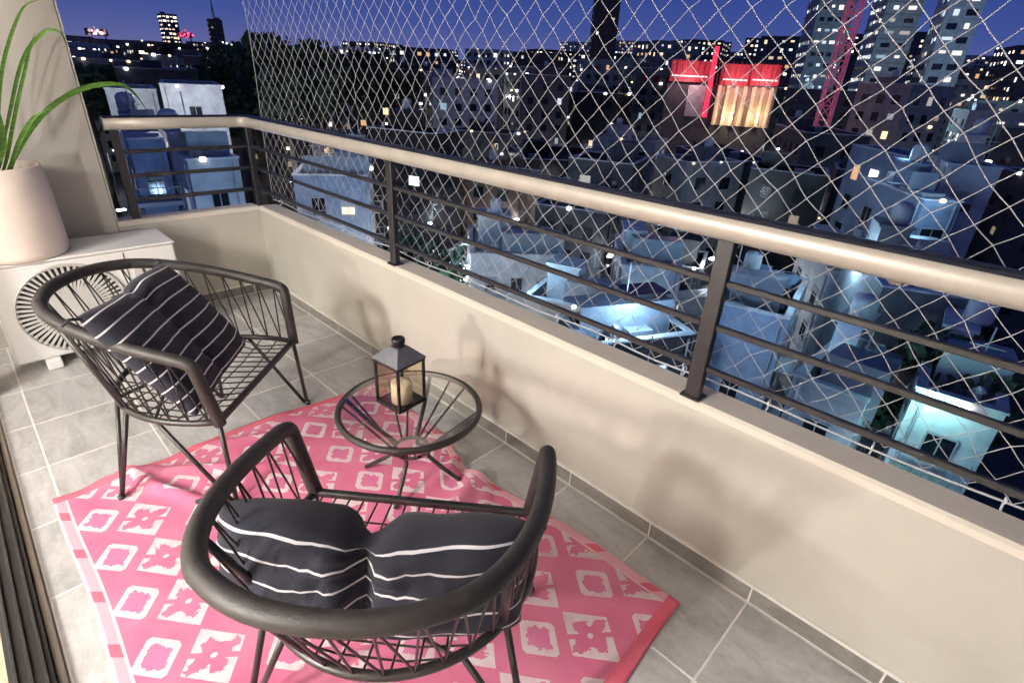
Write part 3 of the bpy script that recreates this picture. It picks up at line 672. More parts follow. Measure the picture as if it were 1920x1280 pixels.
b = MB(); b.lathe([(0.0, 0.0), (0.042, 0.0), (0.042, 0.082), (0.039, 0.087), (0.013, 0.084), (0.0, 0.082)], 32, (0.012, -0.006, 0.0132)); cd = b.build('candle', m_candle, t, True)
b = MB(); b.tube([(0.012, -0.006, 0.094), (0.013, -0.006, 0.106)], 0.0012, 5); b.build('wick', m_dark, cd)

# ------------------------------------------------------------------ air conditioner
AX0, AX1, AY0, AY1, AZ0, AZ1 = 0.10, 0.462, -1.560, -0.700, 0.058, 0.588
t = thing('air_conditioner', 'white outdoor air conditioning unit with round fan grille against the pier', 'air conditioner')
b = MB(); b.bevbox((AX0, AY0, AZ0), (AX1, AY1, AZ1), 0.010); b.build('casing', m_ac, t)
b = MB(); b.bevbox((AX0-0.006, AY0-0.006, AZ1+0.001), (AX1+0.008, AY1+0.006, AZ1+0.016), 0.006); b.build('lid', m_ac, t)
FY, FZ, FR = -1.245, 0.318, 0.246
b = MB(); X_ = AX1+0.002
b.face([(X_, FY+(FR-0.012)*cos(a*2*pi/64), FZ+(FR-0.012)*sin(a*2*pi/64)) for a in range(64)]); b.build('fan_opening', m_dark, t)
for r_, w in ((FR, 0.012), (0.165, 0.004), (0.115, 0.004)):
    b = MB(); b.tube([(AX1+0.006, FY+r_*cos(a*2*pi/72), FZ+r_*sin(a*2*pi/72)) for a in range(72)], w, 6, closed=True, ry=0.006); b.build('grille_ring', m_acrib, t, True)
rb = MB(); rb.bevbox((0.0, -0.0058, 0.060), (0.010, 0.0058, FR-0.004), 0.001); rib = rb.mesh('grille_rib', m_acrib)
for k in range(54):
    o = link('grille_rib', rib, t, (AX1+0.004, FY, FZ)); o.rotation_euler.x = 2*pi*k/54
b = MB(); b.tube([(AX1+0.002, FY, FZ), (AX1+0.016, FY, FZ)], 0.064, 32); b.build('hub', m_acrib, t)
b = MB(); b.box((AX1+0.0005, AY1-0.262, AZ0+0.012), (AX1+0.003, AY1-0.258, AZ1-0.012)); b.build('panel_seam', m_dark, t)
b = MB(); b.bevbox((AX1-0.001, AY1-0.23, 0.42), (AX1+0.002, AY1-0.06, 0.50), 0.0008); b.build('rating_plate', m_acrib, t)
for y in (AY0+0.15, AY1-0.15):
    b = MB(); b.bevbox((AX0+0.01, y-0.035, 0.001), (AX1+0.030, y+0.035, AZ0), 0.006); b.build('foot', m_ac if y < -1 else m_dark, t)

# ------------------------------------------------------------------ pot and plant
PXc, PYc, PZ = 0.285, -1.375, AZ1+0.0165
t = thing('flower_pot', 'large blush white round planter standing on the air conditioner', 'planter', (PXc, PYc, PZ))
b = MB(); b.lathe([(0.0, 0.0), (0.196, 0.0), (0.208, 0.006), (0.213, 0.03), (0.214, 0.20), (0.210, 0.36), (0.204, 0.44), (0.200, 0.452), (0.190, 0.452), (0.186, 0.44), (0.188, 0.36)], 56); b.build('pot_body', m_pot, t, True)
b = MB(); b.lathe([(0.187, 0.385), (0.10, 0.398), (0.0, 0.402)], 40); b.build('soil', m_soil, t, True)
pl = thing('strap_leaf_plant', 'green strap leaved plant growing out of the blush white planter', 'plant', (PXc, PYc, PZ+0.39))
pl_o = Vector((PXc, PYc, PZ+0.39))
def leaf(pts, w, name='leaf'):
    pts = [Vector(p)-pl_o for p in pts]; n = 22; b = MB(); P = []
    K = len(pts)-1
    for i in range(n+1):                                     # Catmull-Rom
        f = i/n*K; k = min(int(f), K-1); u = f-k
        p0, p1, p2, p3 = pts[max(k-1,0)], pts[k], pts[k+1], pts[min(k+2,K)]
        P.append(0.5*((2*p1)+(p2-p0)*u+(2*p0-5*p1+4*p2-p3)*u*u+(3*p1-p0-3*p2+p3)*u**3))
    rows = []
    for i, p in enumerate(P):
        tt = (P[min(i+1, n)]-P[max(i-1, 0)]).normalized(); side = tt.cross(Vector((0.75, 0.35, 0.25))).normalized(); nrm = side.cross(tt)
        f = i/n; ww = w*(0.55+0.45*sin(pi*min(1, f*1.15)))*(1-max(0, f-0.75)/0.25*0.92)
        rows.append((p-side*ww, p-nrm*ww*0.28, p+side*ww))
    for i in range(n):
        a, c = rows[i], rows[i+1]
        for j in (0, 1): b.face([a[j], a[j+1], c[j+1], c[j]])
    o = b.build(name, m_leaf, pl, True)
    import bmesh
    bm = bmesh.new(); bm.from_mesh(o.data); bmesh.ops.remove_doubles(bm, verts=bm.verts, dist=1e-5); bm.to_mesh(o.data); bm.free()
root0 = V(PXc, PYc, PZ+0.395)
def pp(x, y, X=0.30): return at_plane(x, y, 0, X)
leaf([root0+V(0.0, 0.03, 0), pp(12, 300), pp(28, 215), pp(52, 110), pp(66, 60)], 0.009)
leaf([root0+V(0.02, 0.05, 0), pp(24, 300, .32), pp(38, 262, .34), pp(62, 222, .36), pp(90, 205, .38)], 0.011)
leaf([root0+V(0.01, 0.0, 0), pp(2, 300), pp(-4, 230), pp(6, 120), pp(40, 20), pp(75, 0)], 0.009)
leaf([root0+V(0.03, 0.06, 0), pp(30, 290, .28), pp(80, 215, .22), pp(150, 168, .16), pp(222, 158, .12), pp(258, 182, .10), pp(284, 224, .08)], 0.013)
leaf([root0+V(-0.02, 0.0, 0), pp(10, 250, .24), pp(40, 120, .26), pp(80, 62, .28), pp(112, 60, .30), pp(128, 90, .30)], 0.009)
0 and leaf([root0+V(-0.02, -0.02, 0), pp(0, 230, .22), pp(30, 100, .22), pp(70, 48, .24), pp(100, 50, .25), pp(108, 84, .25)], 0.009)
leaf([root0+V(0.0, -0.05, 0), pp(-20, 260), pp(-40, 180), pp(-70, 100)], 0.016)
leaf([root0+V(0.04, -0.05, 0), pp(5, 280, .38), pp(-10, 200, .45), pp(-40, 150, .5)], 0.016)

# ================================================================== THE CITY
GZ = -22.0
b = MB(); R0 = 4200
b.face([(CAM.x-R0, -60, GZ), (CAM.x+R0, -60, GZ), (CAM.x+R0, R0, GZ), (CAM.x-R0, R0, GZ)])
b.face([(CAM.x-R0, -R0, GZ), (-3.0, -R0, GZ), (-3.0, -60, GZ), (CAM.x-R0, -60, GZ)])
tag(b.build('ground', mat('city_ground_asphalt', (0.045, 0.045, 0.05), 0.8, noise=0.35, nscale=0.08, world_pos=True)), kind='structure')

def cm(name, c, n=0.30, rough=0.8): return mat(name, c, rough, noise=n, nscale=0.9, world_pos=True, rnd=0.15, bump=0.4, bscale=3.0)
WALLS = {'white': cm('white_render', (0.62, 0.62, 0.62)), 'pale grey': cm('pale_grey_render', (0.40, 0.40, 0.41)), 'grey': cm('grey_concrete', (0.22, 0.22, 0.23)),
         'dark grey': cm('dark_grey_concrete', (0.075, 0.075, 0.085)), 'brown': cm('brown_brick', (0.12, 0.075, 0.055)), 'blue grey': cm('blue_grey_render', (0.24, 0.30, 0.40)),
         'beige': cm('beige_render', (0.42, 0.36, 0.28)), 'black': cm('black_glazing', (0.018, 0.018, 0.022), 0.2, 0.25)}
def roof_mat(name, c):
    m = cm(name, c, 0.4); nt = m.node_tree; N = nt.nodes; L = nt.links; b = N['Principled BSDF']; old = b.inputs['Base Color'].links[0].from_socket
    tcx = N.new('ShaderNodeTexCoord'); br = N.new('ShaderNodeTexBrick'); br.inputs['Scale'].default_value = 0.55; br.inputs['Mortar Size'].default_value = 0.035; br.inputs['Bias'].default_value = 0.2
    br.inputs['Color1'].default_value = (1, 1, 1, 1); br.inputs['Color2'].default_value = (.72, .72, .72, 1); br.inputs['Mortar'].default_value = (.38, .38, .38, 1)
    L.new(tcx.outputs['Object'], br.inputs['Vector']); mx = N.new('ShaderNodeMix'); mx.data_type = 'RGBA'; mx.blend_type = 'MULTIPLY'; mx.inputs[0].default_value = 1.0
    L.new(old, mx.inputs[6]); L.new(br.outputs['Color'], mx.inputs[7]); L.new(mx.outputs[2], b.inputs['Base Color']); return m
ROOFS = [roof_mat('bitumen_roof', (0.03, 0.03, 0.034)), roof_mat('grey_roof', (0.10, 0.10, 0.11)), roof_mat('membrane_roof', (0.35, 0.36, 0.38)), roof_mat('tile_roof', (0.16, 0.07, 0.05))]
m_tank = cm('fibre_tank', (0.5, 0.5, 0.5)); m_tinroof = cm('zinc_sheet', (0.30, 0.32, 0.35), 0.2, 0.45)
m_winframe = mat('window_frame_paint', (0.35, 0.35, 0.36), 0.5)
m_off = mat('unlit_window_glass', (0.012, 0.015, 0.022), 0.12, spec=0.7)
LIT = []
_rw = random.Random(41)
for nm, c, sts in (('warm_window_light', (1.0, 0.74, 0.44), (.25, .7, 1.5)), ('white_window_light', (1.0, 0.93, 0.84), (.4, 1.1, 2.6)), ('cool_window_light', (0.78, 0.90, 1.0), (.3, .9, 2.0)),
                 ('amber_window_light', (1.0, 0.55, 0.24), (.3, .8)), ('teal_window_light', (0.50, 0.80, 0.95), (.5,))):
    for s_ in sts: LIT.append(mat(nm, (0.3, 0.3, 0.3), 0.3, emit=c, es=s_))
LAMPS = [mat('wall_lamp_glow', (.6,.6,.6), .3, emit=c_, es=e_) for c_, e_ in (((.85,.93,1), 5.0), ((1,.95,.88), 4.0), ((1,.75,.45), 3.0))]
NL = len(LIT); WMATS = [m_off] + LIT + [m_winframe]; FR_ = NL+1
PICK_ALL = (1,1,2,2,3,4,4,5,5,6,7,8,8,9,10,11,12); PICK_COOL = (4,5,5,6,6,7,8,8,9,12); PICK_WARM = (1,2,3,5,6,10)
def win_mesh(mi, w, h, blind):
    b = MB(); f = 0.07; d = 0.06
    hb_ = h/2-f-(h-2*f)*blind
    b.face([(-w/2+f, -0.02, -h/2+f), (w/2-f, -0.02, -h/2+f), (w/2-f, -0.02, hb_), (-w/2+f, -0.02, hb_)], mi)
    if blind: b.face([(-w/2+f, -0.035, hb_), (w/2-f, -0.035, hb_), (w/2-f, -0.035, h/2-f), (-w/2+f, -0.035, h/2-f)], FR_)
    b.box((-w/2, -d, -h/2), (-w/2+f, 0.0, h/2), FR_); b.box((w/2-f, -d, -h/2), (w/2, 0.0, h/2), FR_); b.box((-w/2+f, -d, h/2-f), (w/2-f, 0.0, h/2), FR_)
    b.box((-w/2-0.06, -d-0.06, -h/2-0.05), (w/2+0.06, 0.0, -h/2), FR_); b.box((-0.025, -d+0.02, -h/2+f), (0.025, 0.0, h/2-f), FR_)
    return b.mesh('window', WMATS)
_b = MB(); _b.bevbox((-.42, -.34, -.28), (.42, -.02, .28), .03); _b.box((-.45, -.36, -.34), (.45, .0, -.29)); WALL_AC = _b.mesh('wall_unit', m_tank)
_b = MB(); _b.box((-1.25, -1.05, -.12), (1.25, 0.0, 0.0)); _b.box((-1.25, -1.05, 0.0), (1.25, -1.0, .12))
for _k in range(11): _b.box((-1.22+_k*.24, -1.04, .12), (-1.19+_k*.24, -1.01, .95))
_b.box((-1.25, -1.06, .95), (1.25, -0.99, 1.0)); _b.box((-1.25, -1.0, .95), (-1.2, 0, 1.0)); _b.box((1.2, -1.0, .95), (1.25, 0, 1.0)); BALC = _b.mesh('balcony', m_winframe)
WM = {}
def get_win(mi, w, h, blind=0.0):
    k = (mi, round(w, 1), round(h, 1), blind)
    if k not in WM: WM[k] = win_mesh(mi, k[1], k[2], blind)
    return WM[k]

FOOT = []
def free(x, y, r):
    return all((x-a)**2+(y-c)**2 > (r+q)**2 for a, c, q in FOOT)
def building(name, label, group, cx, cy, w, d, ztop, yaw, wall='grey', roof=0, lit=0.25, seed=1, floor_h=3.0, bay=3.0, ww=1.5, wh=1.5, near=False, clutter=True, bands=False, windows=True, lit_pick=None, cat='building'):
    rr = random.Random(seed); FOOT.append((cx, cy, max(w, d)*0.5))
    t = thing(name, label, cat, (cx, cy, GZ), yaw, group); H = ztop-GZ
    wm = WALLS[wall]; b = MB(); x, y, p, ph = w/2, d/2, 0.25, 0.9
    for q in ([(-x,-y),(x,-y)], [(x,-y),(x,y)], [(x,y),(-x,y)], [(-x,y),(-x,-y)]):
        (x0, y0), (x1, y1) = q; b.face([(x0,y0,0),(x1,y1-0,0),(x1,y1,H),(x0,y0,H)])
    xi, yi = x-p, y-p; O = [(-x,-y),(x,-y),(x,y),(-x,y)]; I = [(-xi,-yi),(xi,-yi),(xi,yi),(-xi,yi)]
    for k in range(4):
        a, c = O[k], O[(k+1)%4]; e, f = I[k], I[(k+1)%4]
        b.face([(*a,H),(*c,H),(*f,H),(*e,H)]); b.face([(*e,H),(*f,H),(*f,H-ph),(*e,H-ph)])
    b.build('wall', wm, t)
    if (cx-CAM.x)**2+(cy-CAM.y)**2 < 170**2:
        b = MB(); e = .07; q_ = H+.002
        b.box((-x-e, -y-e, q_), (x+e, -yi+e, q_+.10)); b.box((-x-e, yi-e, q_), (x+e, y+e, q_+.10)); b.box((-x-e, -yi+e+.001, q_), (-xi+e, yi-e-.001, q_+.10)); b.box((xi-e, -yi+e+.001, q_), (x+e, yi-e-.001, q_+.10)); b.build('coping', WALLS['white'] if rr.random() < .6 else m_tank, t)
    b = MB(); b.face([(-xi,-yi,H-ph),(xi,-yi,H-ph),(xi,yi,H-ph),(-xi,yi,H-ph)]); b.build('roof', ROOFS[roof], t)
    if clutter:
        hx, hy = rr.choice((-.45, .45))*x, rr.uniform(.1, .5)*y; hw_, hd, hh_ = min(x*.36, rr.uniform(1.2, 2.2)), min(y*.36, rr.uniform(1.1, 2.0)), rr.uniform(1.8, 2.8)
        b = MB(); b.box((hx-hw_, hy-hd, H-ph), (hx+hw_, hy+hd, H-ph+hh_)); b.box((hx-hw_-.15, hy-hd-.15, H-ph+hh_+.002), (hx+hw_+.15, hy+hd+.15, H-ph+hh_+.15)); b.build('roof_hut', wm, t)
        if rr.random() < .7:
            tx, ty = hx+rr.uniform(-.5, .5), hy+rr.uniform(-.3, .3)
            b = MB(); b.lathe([(0.0, 0), (0.5, 0), (0.55, .15), (0.55, .9), (0.4, 1.1), (0.0, 1.2)], 14, (tx, ty, H-ph+hh_+.16)); b.build('water_tank', m_tank, t, True)
        for _ in range(rr.randint(4, 8) if near else rr.randint(1, 3)):
            ax, ay = rr.uniform(-xi+.8, xi-.8), rr.uniform(-yi+.8, yi-.8); s1, s2, s3 = rr.uniform(.3, .9), rr.uniform(.3, .7), rr.uniform(.5, 1.2)
            b = MB(); b.box((ax-s1, ay-s2, H-ph), (ax+s1, ay+s2, H-ph+s3)); b.build('roof_unit', rr.choice([m_tank, m_tinroof]), t)
        if near:
            for _ in range(3):                                # pipes and ducts laid over the roof
                ax, ay = rr.uniform(-xi*.7, xi*.7), rr.uniform(-yi*.8, yi*.8); l_ = rr.uniform(.8, 2.6); b = MB()
                if rr.random() < .5: b.tube([(max(-xi, ax-l_), ay, H-ph+.22), (min(xi, ax+l_), ay, H-ph+.22), (min(xi, ax+l_), ay, H-ph)], .11, 6); b.build('duct', m_tinroof, t, True)
                else: b.tube([(ax, ay, H-ph), (ax, ay, H-ph+1.1)], .14, 8); b.lathe([(0, 0), (.26, .02), (.1, .2), (0, .22)], 8, (ax, ay, H-ph+1.1)); b.build('vent_pipe', m_tank, t, True)
            ax, ay = rr.uniform(-xi*.7, xi*.7), rr.uniform(-yi*.7, yi*.7); b = MB(); b.bevbox((ax-.7, ay-.5, H-ph+.001), (ax+.7, ay+.5, H-ph+.45), .08); b.build('skylight', rr.choice([m_off, m_off, LIT[0], LIT[1], LIT[7]]), t)
            b = MB()
            for k in range(5):                                # washing hung on a line
                lx_ = -xi*.5+k*.55
                if rr.random() < .7 and lx_ < xi*.7: b.box((lx_, yi*.5-.01, H-ph+1.0+rr.uniform(0, .3)), (lx_+.42, yi*.5+.01, H-ph+1.75))
            b.tube([(-xi*.6, yi*.5, H-ph+1.76), (xi*.7, yi*.5, H-ph+1.76)], .015, 4); b.tube([(-xi*.6, yi*.5, H-ph), (-xi*.6, yi*.5, H-ph+1.8)], .03, 5); b.tube([(xi*.7, yi*.5, H-ph), (xi*.7, yi*.5, H-ph+1.8)], .03, 5); b.build('clothes_line', rr.choice([m_tank, WALLS['white'], WALLS['blue grey']]), t)
            ax, ay = rr.uniform(-xi*.6, xi*.6), rr.uniform(-yi*.6, yi*.6); l_ = min(xi, rr.uniform(1.5, 3)); 
            b = MB(); b.face([(ax-l_, ay-1.2, H-ph+2.3), (ax+l_, ay-1.2, H-ph+2.3), (ax+l_, ay+1.2, H-ph+2.0), (ax-l_, ay+1.2, H-ph+2.0)]); b.box((ax-l_, ay-1.25, H-ph), (ax+l_, ay-1.2, H-ph+2.28)); b.build('lean_to_roof', m_tinroof, t)
            b = MB(); mx_, my_ = rr.uniform(-xi*.8, xi*.8), rr.uniform(-yi*.8, yi*.8); b.tube([(mx_, my_, H-ph), (mx_, my_, H+rr.uniform(2, 4))], 0.04, 5); b.box((mx_-.6, my_-.03, H+1.6), (mx_+.6, my_+.03, H+1.66)); b.build('antenna', m_winframe, t)
    D0 = sqrt((cx-CAM.x)**2+(cy-CAM.y)**2)
    if 20 < D0 < 420 and windows:          # lamps on walls and terraces
        for _ in range(rr.randint(1, 3) if D0 < 110 else rr.randint(3, 7)):
            k = rr.choice([q for q in range(4)]); u_ = rr.uniform(-.45, .45); z_ = rr.choice((H+.05, H-ph+.8, H-3.5, H-6.5))
            lx_, ly_ = [(u_*w, -y-.12), (x+.12, u_*d), (u_*w, y+.12), (-x-.12, u_*d)][k]
            b = MB(); s_ = rr.uniform(.10, .22)*(1 if D0 < 70 else min(2.2, D0/70)*.8); b.bevbox((lx_-s_, ly_-s_, z_-s_*.8), (lx_+s_, ly_+s_, z_+s_*.8), s_*.3); b.build('wall_lamp', rr.choice(LAMPS), t)
    if bands:
        sl = MB(); zf = H-1.0
        while zf > 1:
            sl.box((-x-.28, -y-.28, zf-.14), (x+.28, y+.28, zf+.14)); zf -= floor_h
        tag(sl.build('slab_edge', WALLS['pale grey'], t), kind='stuff')
    if windows:
        far = MB()
        for k in range(4):
            nrm = [(0,-1),(1,0),(0,1),(-1,0)][k]; wn = (nrm[0]*cos(yaw)-nrm[1]*sin(yaw), nrm[0]*sin(yaw)+nrm[1]*cos(yaw))
            fc = (cx+wn[0]*(d/2 if k % 2 == 0 else w/2), cy+wn[1]*(d/2 if k % 2 == 0 else w/2))
            if wn[0]*(CAM.x-fc[0])+wn[1]*(CAM.y-fc[1]) <= 0: continue
            span = w if k % 2 == 0 else d; off = d/2 if k % 2 == 0 else w/2; nb = max(1, int((span-1.2)/bay)); nf = int((H-1.2)/floor_h)
            f0 = 0 if nf < 14 else 0; rz = k*pi/2
            balc_cols = rr.choice((0, 1, 2)) if near else 0
            if near:
                pb_ = MB(); px__ = (span/2-.35)*rr.choice((-1, 1)); pb_.tube([(px__, -off-.09, 1.0), (px__, -off-.09, H-.2)], .06, 5); link('drainpipe', pb_.mesh('drainpipe', m_winframe), t, None, rz)
            for fl_ in range(f0, nf):
                zc = H-1.0-floor_h*(fl_+0.5)
                if zc < 1.0: continue
                fl_on = rr.random()
                for q in range(nb):
                    u = (q-(nb-1)/2)*(span-1.2)/nb
                    if bands: on = (fl_on < lit*1.5) and rr.random() < .85
                    else: on = rr.random() < lit
                    mi = rr.choice(lit_pick or PICK_ALL) if on else 0
                    if near:
                        if rr.random() < .06: continue
                        loc_ = lambda z_: (u*cos(rz)+off*sin(rz), u*sin(rz)-off*cos(rz), z_)
                        o = link('window', get_win(mi, ww, wh, rr.choice((0.0, 0.0, 0.0, .3, .55))), t, loc_(zc), rz)
                        if balc_cols and q % 3 == balc_cols-1: link('balcony', BALC, t, loc_(zc-wh/2-.35), rz)
                        elif rr.random() < .16: link('wall_unit', WALL_AC, t, loc_(zc-wh/2-.5), rz)
                    else:
                        jw = ww*(rr.uniform(.45, 1.1) if on else 1); jh = wh*(rr.uniform(.4, 1.0) if on else 1); P = [(-jw/2, wh/2-jh), (jw/2, wh/2-jh), (jw/2, wh/2), (-jw/2, wh/2)]
                        far.face([((u+a)*cos(rz)+(off+.06)*sin(rz), (u+a)*sin(rz)-(off+.06)*cos(rz), zc+c) for a, c in P], mi)
        if far.f: tag(far.build('window_grid', WMATS[:NL+1], t), kind='stuff')
    return t
def frame_building(px0, px1, pyt, dist, depth, yaw_off=0.0, **k):
    """a building seen between two columns of the picture, its roof edge at pyt, at that distance"""
    a, c = at_dist(px0, pyt, dist), at_dist(px1, pyt, dist); mid = (a+c)/2; w = (a.xy-c.xy).length
    yaw = atan2(mid.y-CAM.y, mid.x-CAM.x)-pi/2+yaw_off; dr = Vector((mid.x-CAM.x, mid.y-CAM.y)).normalized()
    cc = mid.xy+dr*depth/2
    return building(cx=cc.x, cy=cc.y, w=w, d=depth, ztop=(a.z+c.z)/2, yaw=yaw, **k)

# --- landmarks of the skyline
frame_building(1585, 1662, -230, 210, 16, 0.22, name='tower_block', label='tall tower with rows of lit windows beside the pink lattice mast', group=None, wall='pale grey', roof=0, lit=.55, seed=2, floor_h=3.1, bay=2.2, ww=1.5, wh=1.1, bands=True, lit_pick=PICK_COOL)
frame_building(1722, 1800, -240, 230, 18, 0.25, name='tower_block', label='grey tower with bright lit bands second from the right edge', group=None, wall='white', roof=0, lit=.45, seed=5, floor_h=3.4, bay=3.0, ww=2.6, wh=1.2, bands=True, lit_pick=PICK_COOL)
frame_building(1838, 1912, -200, 215, 18, 0.18, name='tower_block', label='pale tower with scattered lit windows at the right edge of the skyline', group=None, wall='white', roof=0, lit=.40, seed=8, floor_h=3.4, bay=3.2, ww=2.5, wh=1.6, lit_pick=PICK_COOL)
frame_building(1126, 1176, -120, 320, 14, 0.1, name='tower_block', label='slim unlit brown tower rising alone above the middle of the skyline', group=None, wall='brown', roof=0, lit=.03, seed=9, bay=3.2, floor_h=3.2)
frame_building(297, 327, 26, 700, 18, 0.2, name='tower_block', label='brightly lit tower on the left skyline with dark top', group=None, wall='dark grey', roof=0, lit=.75, seed=10, floor_h=3.6, bay=3.0, ww=2.8, wh=1.8, bands=True, lit_pick=(5,6,6,3))
ct = frame_building(388, 414, 36, 520, 12, 0.1, name='tower_block', label='unfinished tower carrying a tall red antenna on the left skyline', group=None, wall='brown', roof=1, lit=.22, seed=12, floor_h=3.2, bay=2.5, lit_pick=PICK_WARM)
m_redlit = mat('red_lit_paint', (0.35, 0.04, 0.05), 0.5, emit=(1.0, 0.05, 0.10), es=0.16)  # weak emission in the paint stands in for light on the panels
m_redneon = mat('red_neon_tube', (0.3, 0.02, 0.03), 0.4, emit=(1.0, 0.03, 0.08), es=1.5)
m_pinklit = mat('pink_lit_steel', (0.45, 0.12, 0.2), 0.5, emit=(0.9, 0.18, 0.38), es=0.16)  # glow put into the steel in place of pink light on it
m_cream = mat('cream_lit_plaster', (0.62, 0.52, 0.36), 0.7, emit=(1.0, 0.72, 0.38), es=0.10)  # plaster glows faintly to imitate lamplight on the columns
b = MB(); Hc = ct.location.z; zt_ = at_dist(400, 36, 520).z-GZ; b.tube([(0,0,zt_), (0,0,zt_+34)], 0.35, 6); b.tube([(1.2,1.2,zt_), (0,0,zt_+12)], 0.18, 5); b.tube([(-1.2,1.2,zt_), (0,0,zt_+12)], 0.18, 5); b.build('antenna', mat('antenna_red_paint', (0.5, 0.2, 0.16), 0.5), ct)
# pink lattice mast
a = at_dist(1553, 190, 120); tz = at_dist(1600, -80, 120).z
t = thing('lattice_mast', 'pink lit steel lattice mast standing left of the towers', 'mast', (a.x, a.y, GZ), 0.5)
HH = tz-GZ; lz = a.z-GZ-8
for sx in (1, -1):
    for sy in (1, -1):
        b = MB(); b.tube([(sx*1.05, sy*1.05, 0), (sx*1.05, sy*1.05, HH)], 0.16, 5); b.build('mast_leg', m_pinklit, t)
b = MB(); n_ = int(HH/2.4)
for k in range(n_):
    z0, z1 = k*2.4, (k+1)*2.4
    for q in range(4):
        A_, B_ = [(1.05,1.05),(-1.05,1.05),(-1.05,-1.05),(1.05,-1.05)][q], [(1.05,1.05),(-1.05,1.05),(-1.05,-1.05),(1.05,-1.05)][(q+1)%4]
        b.tube([(*A_, z0), (*B_, z1)] if k % 2 else [(*B_, z0), (*A_, z1)], 0.10, 4); b.tube([(*A_, z1), (*B_, z1)], 0.10, 4)
tag(b.build('bracing', m_pinklit, t), kind='stuff')
# red topped hall
a0, a1 = at_dist(1252, 160, 140), at_dist(1462, 160, 140); mid = (a0+a1)/2; w = (a0.xy-a1.xy).length
yaw = atan2(mid.y-CAM.y, mid.x-CAM.x)-pi/2+0.12
zb, zr0, zr1 = at_dist(1360, 222, 140).z, at_dist(1360, 160, 140).z, at_dist(1360, 120, 140).z
t = thing('corner_hall', 'building with glowing red roof panels and cream lit columns in the middle distance', 'building', (mid.x, mid.y, GZ), yaw); FOOT.append((mid.x, mid.y, w*.5))
b = MB(); b.box((-w/2, 0, 0), (w/2, 14, zr0-GZ)); b.build('wall', WALLS['dark grey'], t)
for x0, x1, zz in ((-w*.49, -w*.14, .3), (-w*.02, w*.22, 0.0), (w*.235, w*.48, 0.2)):
    b = MB(); n_ = 8
    for i in range(n_):                                       # barrel shaped fascia
        u0, u1 = i/n_, (i+1)/n_; f = lambda u: (-0.9*sin(u*pi/2), (zr1-zr0)*(1-cos(u*pi/2)*0+0)*u)
        y0, z0 = f(u0); y1, z1 = f(u1)
        b.face([(x0, -1.4-y0, zr0-GZ+z0+zz), (x1, -1.4-y0, zr0-GZ+z0+zz), (x1, -1.4-y1, zr0-GZ+z1+zz), (x0, -1.4-y1, zr0-GZ+z1+zz)])
    b.box((x0, -0.4, zr0-GZ+zz), (x1, 3.0, zr1-GZ+zz)); b.build('red_fascia', m_redlit, t)
    b = MB(); b.box((x0+.3, -1.52, zr0-GZ+1.0+zz), (x1-.3, -1.42, zr0-GZ+1.25+zz)); b.build('light_strip', mat('pink_white_strip', (.5,.4,.4), .4, emit=(1.0, .65, .68), es=1.6), t)
b = MB(); b.box((-w*.135, -1.8, zb-GZ), (-w*.095, -1.2, at_dist(1328, 88, 140).z-GZ)); b.build('red_sign_blade', m_redneon, t)
for k in range(7):
    x = -w*.02+k*w*.078; b = MB(); b.bevbox((x-.38, -1.1, zb-GZ-1.5), (x+.38, -0.3, zr0-GZ-.002), 0.1); b.build('column', m_cream, t)
b = MB(); b.box((-w*.03, -0.25, zb-GZ-1.5), (w*.49, -0.05, zr0-GZ-.01)); b.build('arcade_wall', mat('arcade_lit_wall', (.4,.3,.24), .7, emit=(1.0, .5, .3), es=.10), t)  # wall colour glows to imitate light inside the arcade
for (lx, ly, lz, le, lc) in ((-w*.32, -4.5, zr0-GZ+1.5, 1500, (1,.55,.55)), (w*.10, -4.5, zr0-GZ+1.2, 1300, (1,.5,.5)), (w*.36, -4.5, zr0-GZ+1.6, 1300, (1,.5,.5)), (w*.10, -2.4, zb-GZ+.5, 700, (1,.75,.42)), (w*.36, -2.4, zb-GZ+.8, 600, (1,.75,.42))):  # lights added in front to brighten the red panels and columns
    l = bpy.data.lights.new('hall_fill_light', 'POINT'); l.energy = le; l.color = lc; l.shadow_soft_size = .2; o = bpy.data.objects.new('hall_fill_light', l); o.location = (lx, ly, lz); o.parent = t; COL.objects.link(o)
b = MB()
for k in range(26):
    x = -w*.49+k*w*.0388; b.box((x-.06, -1.6, zr0-GZ+.1), (x+.06, -1.45, zr1-GZ+.5))
tag(b.build('fascia_rib', mat('dark_red_paint', (.22,.02,.03), .5), t), kind='stuff')
b = MB(); b.box((-w*.30, -1.0, zb-GZ), (-w*.14, -0.1, zr0-GZ-.3)); b.build('grey_bay', WALLS['pale grey'], t)
